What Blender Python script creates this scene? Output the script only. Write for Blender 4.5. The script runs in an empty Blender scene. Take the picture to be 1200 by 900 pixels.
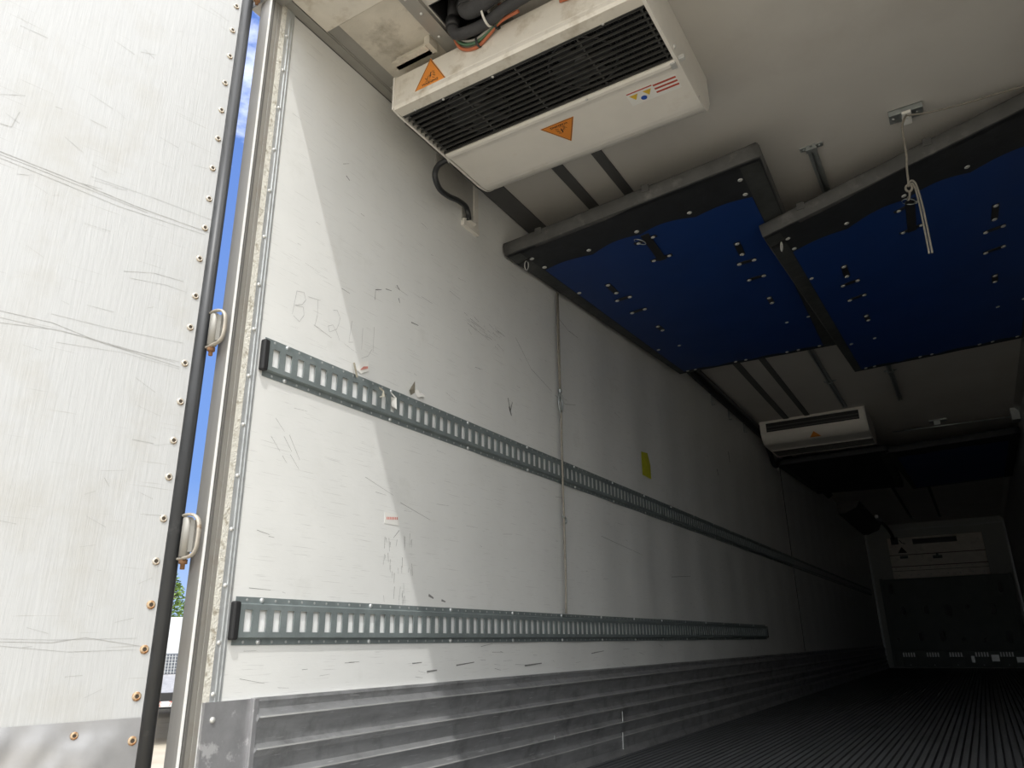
import bpy, bmesh, math, random
from mathutils import Vector, Matrix, noise
random.seed(7)
S = bpy.context.scene
COL = S.collection
PI = math.pi

# ------------------------------------------------------------ camera
cam_d = bpy.data.cameras.new('camera'); cam = bpy.data.objects.new('camera', cam_d); COL.objects.link(cam)
cam_d.sensor_width = 36.0; cam_d.sensor_fit = 'HORIZONTAL'; cam_d.lens = 36.0 * 860.84 / 1200.0
cam_d.clip_start = 0.02; cam_d.clip_end = 500
cam.matrix_world = (Matrix.Translation((1.72, 0.0, 0.54)) @ Matrix.Rotation(math.radians(31.0237), 4, 'Z')
                    @ Matrix.Rotation(math.radians(109.504), 4, 'X') @ Matrix.Rotation(math.radians(-0.8894), 4, 'Z'))
S.camera = cam

# ------------------------------------------------------------ sky, sun, exposure
SKY_STRENGTH = 1.88
CLOUD = 2.0
SUN_STRENGTH = 1.9
S.view_settings.view_transform = 'Standard'; S.view_settings.look = 'None'
S.view_settings.gamma = 1.0; S.view_settings.exposure = 0.0; S.view_settings.use_curve_mapping = False
W = bpy.data.worlds.new('sky'); S.world = W; W.use_nodes = True
nt = W.node_tree; nt.nodes.clear()
def wn(t, **k):
    n = nt.nodes.new(t)
    for a, b in k.items(): setattr(n, a, b)
    return n
tc = wn('ShaderNodeTexCoord'); sep = wn('ShaderNodeSeparateXYZ'); nt.links.new(tc.outputs['Generated'], sep.inputs[0])
ramp = wn('ShaderNodeValToRGB'); nt.links.new(sep.outputs['Z'], ramp.inputs[0])
e = ramp.color_ramp.elements
e[0].position = 0.0; e[0].color = (.30, .40, .57, 1)
e[1].position = 0.75; e[1].color = (.075, .145, .40, 1)
m = e.new(0.2); m.color = (.12, .22, .48, 1)
mp = wn('ShaderNodeMapping'); mp.inputs['Scale'].default_value = (1.6, 1.6, 3.2); nt.links.new(tc.outputs['Generated'], mp.inputs[0])
nz = wn('ShaderNodeTexNoise'); nz.inputs['Scale'].default_value = 2.2; nz.inputs['Detail'].default_value = 7; nz.inputs['Roughness'].default_value = .6
nt.links.new(mp.outputs[0], nz.inputs['Vector'])
dot = wn('ShaderNodeVectorMath', operation='DOT_PRODUCT'); nt.links.new(tc.outputs['Generated'], dot.inputs[0]); dot.inputs[1].default_value = (.24, -.54, 0.0)
add = wn('ShaderNodeMath', operation='ADD'); nt.links.new(nz.outputs['Fac'], add.inputs[0]); nt.links.new(dot.outputs['Value'], add.inputs[1])
cr = wn('ShaderNodeMapRange'); cr.inputs['From Min'].default_value = .24; cr.inputs['From Max'].default_value = .62; nt.links.new(add.outputs[0], cr.inputs['Value'])
mixc = wn('ShaderNodeMix', data_type='RGBA'); nt.links.new(cr.outputs[0], mixc.inputs['Factor']); nt.links.new(ramp.outputs[0], mixc.inputs['A']); 
clr = wn('ShaderNodeValToRGB'); nt.links.new(sep.outputs['Z'], clr.inputs[0]); ce = clr.color_ramp.elements
ce[0].position = .03; ce[0].color = (.13, .135, .14, 1); ce[1].position = .50; ce[1].color = (1.0, 1.0, 1.0, 1); cm = ce.new(.20); cm.color = (.46, .47, .48, 1)
cmul = wn('ShaderNodeVectorMath', operation='SCALE'); cmul.inputs['Scale'].default_value = CLOUD; nt.links.new(clr.outputs[0], cmul.inputs[0]); nt.links.new(cmul.outputs[0], mixc.inputs['B'])
bg = wn('ShaderNodeBackground'); bg.inputs['Strength'].default_value = SKY_STRENGTH; nt.links.new(mixc.outputs['Result'], bg.inputs[0])
wo = wn('ShaderNodeOutputWorld'); nt.links.new(bg.outputs[0], wo.inputs[0])
sd = bpy.data.lights.new('sun', 'SUN'); sd.energy = SUN_STRENGTH; sd.angle = math.radians(.6); sd.color = (1, .98, .95)
so = bpy.data.objects.new('sun', sd); COL.objects.link(so)
so.rotation_euler = Vector((.80, -1.0, 2.2)).to_track_quat('Z', 'Y').to_euler(); so.location = (8, -14, 30)

# ------------------------------------------------------------ materials
def mat(name, col, rough=.6, metal=0.0, var=.12, vscale=8.0, stretch=(1, 1, 1), bump=0.0, bscale=60.0, bstretch=(1, 1, 1), dirt=None, dscale=3.0, dth=(.55, .75), spec=.5, lines=None, lth=.70, lstretch=(1, 1, 1), lscale=10):
    """principled surface; colour breaks up with noise, an optional dirt tone and optional hairline scratches"""
    M = bpy.data.materials.new(name); M.use_nodes = True
    t = M.node_tree; n = t.nodes; L = t.links; b = n['Principled BSDF']
    b.inputs['Roughness'].default_value = rough; b.inputs['Metallic'].default_value = metal; b.inputs['Specular IOR Level'].default_value = spec
    tc = n.new('ShaderNodeTexCoord')
    def nse(sc, st, det=5, ro=.6):
        mp = n.new('ShaderNodeMapping'); mp.inputs['Scale'].default_value = st; L.new(tc.outputs['Object'], mp.inputs[0])
        x = n.new('ShaderNodeTexNoise'); x.inputs['Scale'].default_value = sc; x.inputs['Detail'].default_value = det; x.inputs['Roughness'].default_value = ro
        L.new(mp.outputs[0], x.inputs['Vector']); return x.outputs['Fac']
    def mr(src, a, c, lo=0, hi=1):
        x = n.new('ShaderNodeMapRange'); L.new(src, x.inputs['Value'])
        x.inputs['From Min'].default_value = a; x.inputs['From Max'].default_value = c; x.inputs['To Min'].default_value = lo; x.inputs['To Max'].default_value = hi
        return x.outputs[0]
    def mix(f, A, B):
        x = n.new('ShaderNodeMix'); x.data_type = 'RGBA'; L.new(f, x.inputs['Factor'])
        for s, v in (('A', A), ('B', B)):
            if isinstance(v, tuple): x.inputs[s].default_value = v + (1,) if len(v) == 3 else v
            else: L.new(v, x.inputs[s])
        return x.outputs['Result']
    f = nse(vscale, stretch)
    dk = tuple(max(0, c * (1 - var)) for c in col); lt = tuple(min(1, c * (1 + var * .5)) for c in col)
    c = mix(mr(f, .3, .7), dk, lt)
    if dirt:
        c = mix(mr(nse(dscale, (1, 1, 1), 8, .65), dth[0], dth[1]), c, dirt)
    if lines:
        l = nse(lscale, lstretch, 3, .5)
        c = mix(mr(l, lth, lth + .05, 0, .8), c, lines)
    L.new(c, b.inputs['Base Color'])
    if bump:
        bp = n.new('ShaderNodeBump'); bp.inputs['Strength'].default_value = bump; bp.inputs['Distance'].default_value = .01
        L.new(nse(bscale, bstretch, 4), bp.inputs['Height']); L.new(bp.outputs[0], b.inputs['Normal'])
    return M
M_wall = mat('white_liner', (.77, .775, .75), .42, var=.035, vscale=5, dirt=(.60, .60, .56), dscale=4, dth=(.60, .95), lines=(.60, .60, .58), lth=.635, lscale=3, lstretch=(1, 2.6, 95), bump=.10, bscale=3.0, bstretch=(1, 4, 8))
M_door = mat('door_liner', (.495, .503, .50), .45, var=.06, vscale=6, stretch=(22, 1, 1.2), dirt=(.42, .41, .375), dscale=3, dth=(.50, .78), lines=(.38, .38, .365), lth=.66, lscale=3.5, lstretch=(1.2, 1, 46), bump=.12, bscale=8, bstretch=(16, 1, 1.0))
M_ceil = mat('cream_ceiling', (.58, .56, .52), .5, var=.05, vscale=2, dirt=(.47, .44, .40), dscale=1.5, dth=(.5, .9), bump=.12, bscale=1.2, bstretch=(1, 3, 1))
M_tan = mat('soiled_panel', (.58, .54, .46), .6, var=.12, vscale=9, dirt=(.28, .25, .20), dscale=7, dth=(.54, .74), bump=.1)
M_floor = mat('floor_aluminium', (.115, .12, .125), .6, .25, var=.3, vscale=3, stretch=(6, .6, 1), dirt=(.06, .06, .06), dscale=2.5)
M_scuff = mat('kick_aluminium', (.50, .505, .51), .42, .68, var=.22, vscale=6, stretch=(1, 1, 5), dirt=(.30, .30, .30), dscale=8, dth=(.5, .7), lines=(.75, .75, .75), lth=.66, lscale=5, lstretch=(1, 2, 40))
M_plate = mat('scraped_aluminium', (.44, .44, .45), .45, .6, var=.2, vscale=14, dirt=(.72, .72, .72), dscale=12, dth=(.56, .62))
M_galv = mat('galvanised_steel', (.40, .43, .43), .42, .6, var=.18, vscale=30, dirt=(.30, .33, .33), dscale=20)
M_slot = mat('bright_slot_back', (.88, .89, .88), .35, .0, var=.03)
M_galvl = mat('bright_galvanised', (.62, .64, .64), .40, .6, var=.15, vscale=25, dirt=(.5, .5, .48), dscale=12)
M_track = mat('track_steel', (.26, .30, .30), .36, .35, var=.14, vscale=18, dirt=(.32, .36, .36), dscale=9, dth=(.5, .8))
M_stain = mat('stainless_post', (.42, .41, .39), .40, .65, var=.08, vscale=6, stretch=(12, 12, .6), dirt=(.36, .33, .28), dscale=5, dth=(.5, .9))
M_stain2 = mat('post_channel', (.36, .345, .31), .5, .5, var=.12, vscale=6, stretch=(12, 12, .8), dirt=(.28, .24, .19), dscale=7, dth=(.5, .8))
M_lip = mat('worn_white_lip', (.86, .86, .84), .4, .0, var=.05)
M_groove = mat('dark_groove', (.13, .125, .115), .6)
M_sealant = mat('gritty_sealant', (.74, .72, .64), .8, var=.1, vscale=60, dirt=(.42, .38, .30), dscale=45, dth=(.52, .66), bump=.6, bscale=160)
M_rubber = mat('black_rubber', (.028, .030, .032), .42, var=.25, vscale=14, stretch=(1, 1, .4), dirt=(.07, .07, .07), dscale=10, dth=(.6, .75))
M_black = mat('black_plastic', (.018, .018, .019), .5, var=.2)
M_hose = mat('pipe_insulation', (.045, .045, .047), .75, var=.3, vscale=20, bump=.2, bscale=50)
M_rust = mat('rusty_steel', (.30, .16, .08), .8, .2, var=.4, vscale=40, dirt=(.12, .08, .06), dscale=30)
M_bolt = mat('weathered_bolt', (.62, .58, .50), .45, .5, var=.15, vscale=60, dirt=(.36, .22, .10), dscale=60, dth=(.5, .65))
M_boltr = mat('rusted_bolt', (.62, .48, .32), .6, .3, var=.25, vscale=60, dirt=(.34, .16, .06), dscale=50, dth=(.42, .58))
M_boltd = mat('bolt_recess', (.06, .045, .03), .8)
M_rivet = mat('steel_rivet', (.66, .66, .63), .35, .35, var=.1)
M_unit = mat('unit_white', (.76, .73, .67), .38, var=.06, vscale=5, dirt=(.56, .50, .42), dscale=5, dth=(.58, .85))
M_unitd = mat('unit_white_soiled', (.70, .66, .58), .42, var=.08, vscale=10, dirt=(.42, .36, .27), dscale=11, dth=(.5, .75))
M_coil = mat('coil_fins', (.030, .031, .033), .5, .3, var=.3, vscale=50, stretch=(6, 1, 1))
M_bar = mat('grille_bars', (.085, .085, .08), .42, .3, var=.25, vscale=20)
M_blue = mat('blue_vinyl', (.006, .036, .17), .5, var=.10, vscale=3, dirt=(.006, .030, .13), dscale=2, bump=.15, bscale=5)
M_edge = mat('grey_foam_edge', (.085, .085, .082), .7, var=.25, vscale=9, dirt=(.16, .155, .15), dscale=12, dth=(.55, .75), bump=.2, bscale=30)
M_vinyl = mat('black_vinyl', (.016, .018, .021), .62, var=.35, vscale=12, dirt=(.03, .033, .036), dscale=9, bump=.15, bscale=40)
M_band = mat('rubbed_black_band', (.045, .048, .046), .6, var=.4, vscale=10, dirt=(.075, .078, .075), dscale=8, bump=.2, bscale=30)
M_rope = mat('grey_rope', (.27, .25, .21), .85, var=.2, vscale=80)
M_orange = mat('orange_label', (.72, .25, .035), .5, var=.05, dirt=(.50, .17, .03), dscale=30, dth=(.6, .8))
M_ink = mat('label_ink', (.03, .02, .015), .6)
M_white = mat('label_white', (.80, .79, .75), .5, var=.04)
M_red = mat('red_print', (.48, .07, .04), .5)
M_pink = mat('faded_red_print', (.62, .26, .22), .6)
M_yellow = mat('yellow_print', (.75, .50, .05), .5)
M_bluep = mat('blue_print', (.03, .10, .45), .5)
M_yel = mat('olive_yellow_sticker', (.50, .50, .03), .55, var=.15, vscale=30)
M_paper = mat('torn_paper', (.56, .53, .44), .8, var=.15, vscale=60)
M_paperd = mat('tan_paper', (.36, .33, .26), .85, var=.2, vscale=60)
M_scratch = mat('dark_scuff', (.24, .24, .23), .7, var=.3, vscale=60)
M_pencil = mat('pencil_line', (.50, .50, .49), .8)
M_wo = mat('orange_wire', (.42, .12, .05), .5); M_wg = mat('green_wire', (.06, .13, .07), .5); M_wr = mat('grey_wire', (.30, .29, .25), .6)
M_tie = mat('pale_cable_tie', (.66, .64, .58), .5)
M_grey = mat('grey_ceiling_strip', (.10, .10, .098), .6, var=.1)
M_cove = mat('grey_cove', (.36, .35, .32), .4, .4, var=.1, vscale=5)
M_covep = mat('grey_painted_plate', (.42,.41,.38), .6, var=.1, vscale=9)
M_endwall = mat('grey_front_liner', (.38, .40, .38), .55, var=.06, vscale=3)
M_dark = mat('dark_green_plastic', (.15, .175, .165), .6, var=.15, vscale=4)
M_sand = mat('sandy_ground', (.45, .40, .31), .95, var=.18, vscale=1.2, dirt=(.34, .285, .21), dscale=.6, dth=(.5, .7), bump=.5, bscale=3)
M_deck = mat('pale_deck_planks', (.34, .33, .32), .7, var=.25, vscale=1.5, stretch=(6, .5, 1))
M_mesh = mat('dark_mesh', (.12, .13, .15), .6)
M_boxw = mat('white_trailer_skin', (.50, .53, .56), .4, var=.04)
M_leaf = mat('leaves', (.17, .27, .06), .8, var=.5, vscale=2.5)
M_bark = mat('bark', (.14, .10, .07), .9)

# ------------------------------------------------------------ mesh helpers
class MB:
    def __init__(s): s.bm = bmesh.new(); s.mi = 0
    def face(s, pts):
        f = s.bm.faces.new([s.bm.verts.new(Vector(p)) for p in pts]); f.material_index = s.mi; return f
    def box(s, lo, hi, M=None, bev=0.0):
        x0, y0, z0 = lo; x1, y1, z1 = hi
        P = [Vector(p) for p in [(x0,y0,z0),(x1,y0,z0),(x1,y1,z0),(x0,y1,z0),(x0,y0,z1),(x1,y0,z1),(x1,y1,z1),(x0,y1,z1)]]
        if M is not None: P = [M @ p for p in P]
        v = [s.bm.verts.new(p) for p in P]; fs = []
        for q in [(0,3,2,1),(4,5,6,7),(0,1,5,4),(1,2,6,5),(2,3,7,6),(3,0,4,7)]:
            f = s.bm.faces.new([v[i] for i in q]); f.material_index = s.mi; fs.append(f)
        if bev > 0:
            es = list({e for f in fs for e in f.edges})
            r = bmesh.ops.bevel(s.bm, geom=es, offset=bev, segments=2, affect='EDGES', profile=.5)
            for f in r['faces']: f.material_index = s.mi
        return s
    def prism(s, poly, axis, a, b, cap=True):
        """poly: 2D points; axis 'x','y','z' along which it is extruded from a to b"""
        def P(p, t):
            return {'x': (t, p[0], p[1]), 'y': (p[0], t, p[1]), 'z': (p[0], p[1], t)}[axis]
        A = [s.bm.verts.new(P(p, a)) for p in poly]; B = [s.bm.verts.new(P(p, b)) for p in poly]; n = len(poly)
        for i in range(n):
            f = s.bm.faces.new((A[i], A[(i+1) % n], B[(i+1) % n], B[i])); f.material_index = s.mi
        if cap:
            for q in (A, B):
                f = s.bm.faces.new(q); f.material_index = s.mi
        return s
    def tube(s, pts, r, n=10, cap=True, sx=1.0):
        pts = [Vector(p) for p in pts]; rings = []; up = None
        for i, p in enumerate(pts):
            t = ((pts[i+1] if i < len(pts)-1 else p) - (pts[i-1] if i else p)).normalized()
            if up is None:
                up = Vector((0,0,1)) if abs(t.z) < .9 else Vector((1,0,0))
            a = t.cross(up).normalized(); b = a.cross(t).normalized(); up = b
            rr = r[i] if isinstance(r, (list, tuple)) else r
            rings.append([s.bm.verts.new(p + a*math.cos(k*2*PI/n)*rr*sx + b*math.sin(k*2*PI/n)*rr) for k in range(n)])
        for A, B in zip(rings, rings[1:]):
            for k in range(n):
                f = s.bm.faces.new((A[k], A[(k+1) % n], B[(k+1) % n], B[k])); f.material_index = s.mi; f.smooth = True
        if cap:
            for q in (rings[0], rings[-1]):
                f = s.bm.faces.new(q); f.material_index = s.mi
        return s
    def lathe(s, prof, M, n=14):
        rings = []
        for r, z in prof:
            if r < 1e-6: rings.append([s.bm.verts.new(M @ Vector((0,0,z)))])
            else: rings.append([s.bm.verts.new(M @ Vector((r*math.cos(k*2*PI/n), r*math.sin(k*2*PI/n), z))) for k in range(n)])
        for A, B in zip(rings, rings[1:]):
            for k in range(n):
                a = [A[k % len(A)], A[(k+1) % len(A)], B[(k+1) % len(B)], B[k % len(B)]]
                a = list(dict.fromkeys(a))
                if len(a) > 2:
                    f = s.bm.faces.new(a); f.material_index = s.mi; f.smooth = True
        return s
    def build(s, name, mats, parent=None, loc=None, normals=True):
        if normals: bmesh.ops.recalc_face_normals(s.bm, faces=s.bm.faces)
        me = bpy.data.meshes.new(name)
        if loc is not None: bmesh.ops.translate(s.bm, verts=s.bm.verts, vec=-Vector(loc))
        s.bm.to_mesh(me); s.bm.free()
        for m_ in (mats if isinstance(mats, (list, tuple)) else [mats]): me.materials.append(m_)
        o = bpy.data.objects.new(name, me); COL.objects.link(o)
        if parent: o.parent = parent
        if loc is not None: o.location = loc
        return o
def smooth_path(pts, k=6):
    pts = [Vector(p) for p in pts]; out = []
    for i in range(len(pts)-1):
        p0 = pts[max(i-1,0)]; p1 = pts[i]; p2 = pts[i+1]; p3 = pts[min(i+2,len(pts)-1)]
        for j in range(k):
            t = j/k
            out.append(.5*((2*p1)+(p2-p0)*t+(2*p0-5*p1+4*p2-p3)*t*t+(-p0+3*p1-3*p2+p3)*t**3))
    out.append(pts[-1]); return out
def thing(name, label, cat, loc=(0,0,0), rotz=0, group=None):
    o = bpy.data.objects.new(name, None); COL.objects.link(o); o.location = loc; o.rotation_euler = (0,0,rotz); o.empty_display_size = .1
    return tag(o, label, cat, group)
def tag(o, label=None, cat=None, group=None, kind=None):
    if label: o['label'] = label
    if cat: o['category'] = cat
    if group: o['group'] = group
    if kind: o['kind'] = kind
    return o
def struct(o, label=None): o['kind'] = 'structure'; 
def place(o, par_loc):  # children built in world coordinates under an empty that sits at par_loc
    o.location = Vector(o.location) - Vector(par_loc); return o
def frame_to(nrm, up=(0,0,1)):
    n = Vector(nrm).normalized(); x = Vector(up).cross(n)
    if x.length < 1e-4: x = Vector((1,0,0))
    x.normalize(); y = n.cross(x)
    return Matrix(((x.x,y.x,n.x,0),(x.y,y.y,n.y,0),(x.z,y.z,n.z,0),(0,0,0,1)))
def lettering(txt, size, M, m_, name='lettering', parent=None, depth=.0006, pl=None):
    cu = bpy.data.curves.new(name, 'FONT'); cu.body = txt; cu.size = size; cu.extrude = depth; cu.align_x = 'CENTER'; cu.align_y = 'CENTER'
    t = bpy.data.objects.new(name, cu); COL.objects.link(t)
    dg = bpy.context.evaluated_depsgraph_get(); me = bpy.data.meshes.new_from_object(t.evaluated_get(dg))
    bpy.data.objects.remove(t); me.materials.clear(); me.materials.append(m_); me.transform(M)
    o = bpy.data.objects.new(name, me); COL.objects.link(o)
    if parent: o.parent = parent
    if pl is not None: o.location = -Vector(pl)
    return o
def basis(o, x, y):
    x = Vector(x).normalized(); y = Vector(y); y = (y - x*y.dot(x)).normalized(); n = x.cross(y)
    return Matrix(((x.x,y.x,n.x,o[0]),(x.y,y.y,n.y,o[1]),(x.z,y.z,n.z,o[2]),(0,0,0,1)))

Wd = 2.44; Yb = 16.80; Zc = 2.71
# ------------------------------------------------------------ setting: walls, ceiling, floor
def plain(name, boxes, m_):
    b = MB()
    for lo, hi in boxes: b.box(lo, hi)
    o = b.build(name, m_); struct(o); return o
# left wall: a liner sheet with the slight buckle every sheet of it has, in front of a thick panel
b = MB(); b.box((-.09, 1.345, -.10), (-.012, Yb+.08, 2.86))
ny, nz_ = 320, 26; vs = []
for i in range(ny+1):
    y = 1.30 + (Yb-1.30)*i/ny; row = []
    for j in range(nz_+1):
        z = -.02 + (2.78)*j/nz_
        w = .0038*math.sin(2*PI*y/.61 + .7*math.sin(z*1.3)) + .0016*noise.noise(Vector((0, y*1.7, z*.5)))
        w *= min(1, max(0, (y-2.6)/1.2))
        row.append(b.bm.verts.new((min(w - .0025, 0) if y > 2.6 else 0, y, z)))
    vs.append(row)
for i in range(ny):
    for j in range(nz_):
        f = b.bm.faces.new((vs[i][j], vs[i+1][j], vs[i+1][j+1], vs[i][j+1])); f.smooth = True
wall_left = b.build('wall_left', M_wall); struct(wall_left)
plain('wall_right', [((Wd, 1.30, -.10), (Wd+.09, Yb+.08, 2.86))], mat('shade_toned_liner', (.46, .46, .44), .5, var=.1, vscale=3))  # same liner as the left wall; shade put into its darker colour
plain('wall_front', [((-.09, Yb, -.10), (Wd+.09, Yb+.10, 2.86))], M_endwall)
# ceiling with the pipe opening behind the rear cooling unit
b = MB()
hx0, hx1, hy0, hy1 = .43, .60, 1.60, 1.84
for lo, hi in [((-.09, 1.30, Zc), (hx0, hy1, 2.86)), ((hx1, 1.30, Zc), (Wd+.09, hy1, 2.86)), ((hx0, 1.30, Zc), (hx1, hy0, 2.86)), ((-.09, hy1, Zc), (Wd+.09, Yb+.08, 2.86))]:
    b.box(lo, hi)
b.mi = 1; b.box((hx0, hy0, 2.83), (hx1, hy1, 2.86)); b.box((hx0+.001, hy0, Zc+.002), (hx0+.006, hy1, 2.85)); b.box((hx0, hy0+.001, Zc+.002), (hx1, hy0+.006, 2.85)); b.box((hx1-.006, hy0, Zc+.002), (hx1-.001, hy1, 2.85)); b.box((hx0, hy1-.006, Zc+.002), (hx1, hy1-.001, 2.85))
ceiling = b.build('ceiling', [M_ceil, M_black]); struct(ceiling)
# ribbed floor
b = MB(); p = .0352; prof = [(-.02, -.12)]; x = 0.0
while x < Wd - p:
    prof += [(x, -.026), (x+.010, -.026), (x+.0105, 0), (x+.0345, 0), (x+.035, -.026)]; x += p
prof += [(Wd+.02, -.026), (Wd+.02, -.12)]
b.prism(prof, 'y', 1.27, Yb)
floor = b.build('floor', M_floor); struct(floor)
# corrugated kick plate along the left wall
zz = [.414, .405, .386, .366, .352, .300, .288, .268, .232, .218, .166, .148, .098, .083, .03, .0]
xx = [.012, .016, .008, .030, .020, .010, .030, .012, .012, .030, .012, .030, .012, .030, .030, .045]
poly = [(0.0, .414)] + list(zip(xx, zz)) + [(0.0, 0.0)]
b = MB(); b.prism(poly, 'y', 1.478, Yb); kick = b.build('baseboard_left', M_scuff); struct(kick)
b = MB()
for y, z0, z1 in [(3.86, .02, .10), (3.87, .15, .20), (3.12, .145, .16)]: b.box((.030, y, z0), (.034, y+.006, z1))
b.build('joint_clip', M_galvl, kick)
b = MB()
for z, x in [(.366, .0300), (.288, .0300), (.218, .0300), (.148, .0300), (.083, .0300)]: b.box((x-.002, 1.482, z-.0015), (x+.0012, Yb-.1, z+.0022))  # thin strips in a paler metal tone along the ridge tops
o = b.build('ridge_edge', mat('bright_ridge_edge', (.62, .62, .60), .45, .3, var=.3, vscale=5, stretch=(1, .6, 1)), kick); o['label'] = 'bright ridge edges'
b = MB(); b.box((0, 1.318, 0), (.010, 1.474, .412)); b.box((.006, 1.462, 0), (.022, 1.480, .414), bev=.002)
kp = b.build('baseboard_corner', M_plate); struct(kp)
b = MB(); b.prism([(Wd, 0), (Wd, .414), (Wd-.02, .41), (Wd-.03, 0)], 'y', 1.34, Yb); struct(b.build('baseboard_right', M_scuff))

# rear frame: left post, right post, header, sill
def post(name, sx, x0):
    X = lambda v: x0 + sx*v
    b = MB()
    def pr(poly, z0=-.30, z1=2.95): b.prism([(X(px), py) for px, py in poly], 'z', z0, z1)
    b.mi = 0
    pr([(0, 1.262), (-.052, 1.267), (-.056, 1.30), (-.10, 1.31), (-.10, 1.40), (-.075, 1.40), (-.012, 1.34), (-.004, 1.292), (0.0, 1.290)])
    b.mi = 1
    pr([(-.003, 1.264), (.004, 1.262), (.004, 1.2685), (-.003, 1.270)])          # bright lip
    b.mi = 2
    pr([(-.012, 1.270), (.0008, 1.2695), (.0008, 1.2745), (-.001, 1.2745), (-.001, 1.278), (.0008, 1.278), (.0008, 1.2835), (-.012, 1.284)])          # dark groove line
    b.mi = 3
    pr([(-.010, 1.284), (.001, 1.284), (.0015, 1.297), (-.001, 1.298), (-.001, 1.300), (.002, 1.301), (.003, 1.3125), (-.01, 1.3125)])
    return b
o = post('trim_1', 1, 0.0).build('trim_1', [M_stain, M_lip, M_groove, M_stain2]); struct(o)
o = post('trim_2', -1, Wd).build('trim_2', [M_stain, M_lip, M_groove, M_stain2]); struct(o)
b = MB(); b.box((-.10, 1.262, 2.688), (Wd+.10, 1.312, 2.95)); b.box((-.10, 1.312, 2.72), (Wd+.10, 1.40, 2.95)); struct(b.build('trim_3', M_stain))
b = MB(); b.box((-.10, 1.262, -.32), (Wd+.10, 1.33, -.004)); struct(b.build('trim_4', M_stain))
# galvanised wall strip with gritty sealant, riveted beside the post
b = MB(); b.box((0, 1.3335, .412), (.003, 1.371, 2.70)); b.box((.003, 1.350, .412), (.006, 1.354, 2.70)); b.box((.003, 1.362, .412), (.0055, 1.364, 2.70))
b.mi = 1; b.box((0, 1.313, .412), (.0035, 1.334, 2.70))
st = b.build('trim_5', [M_galvl, M_sealant]); struct(st)
dome = [(.006, 0), (.006, .0015), (.0045, .0035), (.002, .0045), (0, .0048)]
def rivet_mesh(name, prof, m_):
    b = MB(); b.lathe(prof, Matrix.Identity(4), 10); o = b.build(name, m_); me = o.data; bpy.data.objects.remove(o); return me
ME_riv = rivet_mesh('rivet', dome, M_rivet)
def put(me, name, loc, nrm, parent, ploc=(0,0,0), sc=1.0):
    o = bpy.data.objects.new(name, me); COL.objects.link(o)
    M = frame_to(nrm); M.translation = Vector(loc) - Vector(ploc); o.matrix_basis = M @ Matrix.Scale(sc, 4); o.parent = parent; return o
for z in [.43, .555, .70, .85, 1.0, 1.15, 1.30, 1.45, 1.60, 1.77, 1.94, 2.10, 2.27, 2.43, 2.58]:
    put(ME_riv, 'rivet', (.003, 1.344, z), (1,0,0), st)
put(ME_riv, 'rivet', (.010, 1.345, .37), (1,0,0), kp, sc=1.3)

# ceiling trims near the rear opening
b = MB(); b.box((.001, 1.313, 2.700), (.039, 1.98, Zc-.001)); b.mi = 1; b.box((.039, 1.313, 2.704), (.0455, 1.487, Zc-.001)); b.mi = 0; b.box((.039, 1.488, 2.703), (.0455, 1.98, Zc-.001)); b.mi = 1; b.box((-.001, 1.313, 2.698), (.002, 1.98, 2.7035)); struct(b.build('trim_6', [M_cove, M_black]))
b = MB(); b.box((.045, 1.312, 2.698), (Wd, 1.487, Zc-.001)); struct(b.build('trim_7', M_unitd))
b = MB(); b.box((.045, 1.489, 2.7055), (.100, 1.84, 2.7095)); struct(b.build('trim_8', M_cove))
b = MB(); b.box((.103, 1.489, 2.700), (.365, 1.84, Zc)); struct(b.build('trim_9', M_tan))
b = MB(); b.box((.368, 1.489, 2.690), (.425, 1.84, Zc)); b.box((.605, 1.489, 2.692), (.66, 1.84, Zc))
o = b.build('trim_10', M_cove); struct(o)
for x, y in [(.39, 1.72), (.40, 1.60), (.39, 1.52), (.63, 1.55)]: put(ME_riv, 'rivet', (x, y, 2.690), (0,0,-1), o)
for x, y in [(.15, 1.36), (.20, 1.42), (.27, 1.37), (.33, 1.45)]: pass
# grey strips recessed along the ceiling
b = MB(); b.prism([(0, 2.655), (.012, 2.655), (.075, 2.70), (.075, Zc), (0, Zc)], 'y', 2.0, 12.6); struct(b.build('trim_11', M_grey))
for i, (x0, x1) in enumerate([(.352, .408), (.562, .612)]):
    b = MB(); b.box((x0, 1.95, 2.702), (x1, 7.85, Zc)); b.box((x0+.008, 1.95, 2.7005), (x1-.008, 7.85, 2.704)); struct(b.build('trim_%d' % (12+i), M_grey))
# seam and dirt line on right wall / ceiling corner
b = MB(); b.prism([(Wd, 2.65), (Wd-.05, Zc), (Wd, Zc)], 'y', 1.31, Yb); struct(b.build('trim_14', M_cove))
b = MB(); b.prism([(.004, 0), (.03, 0), (.03, 2.60), (.004, 2.60)], 'y', Yb-.045, Yb)
b.box((.03, Yb-.02, 2.585), (Wd-.01, Yb, 2.60)); b.box((Wd-.03, Yb-.045, 0), (Wd-.004, Yb, 2.60)); struct(b.build('trim_15', M_galv))
b = MB(); b.box((0, 9.02, .42), (.004, 9.04, 2.66)); struct(b.build('trim_16', M_grey))

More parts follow.
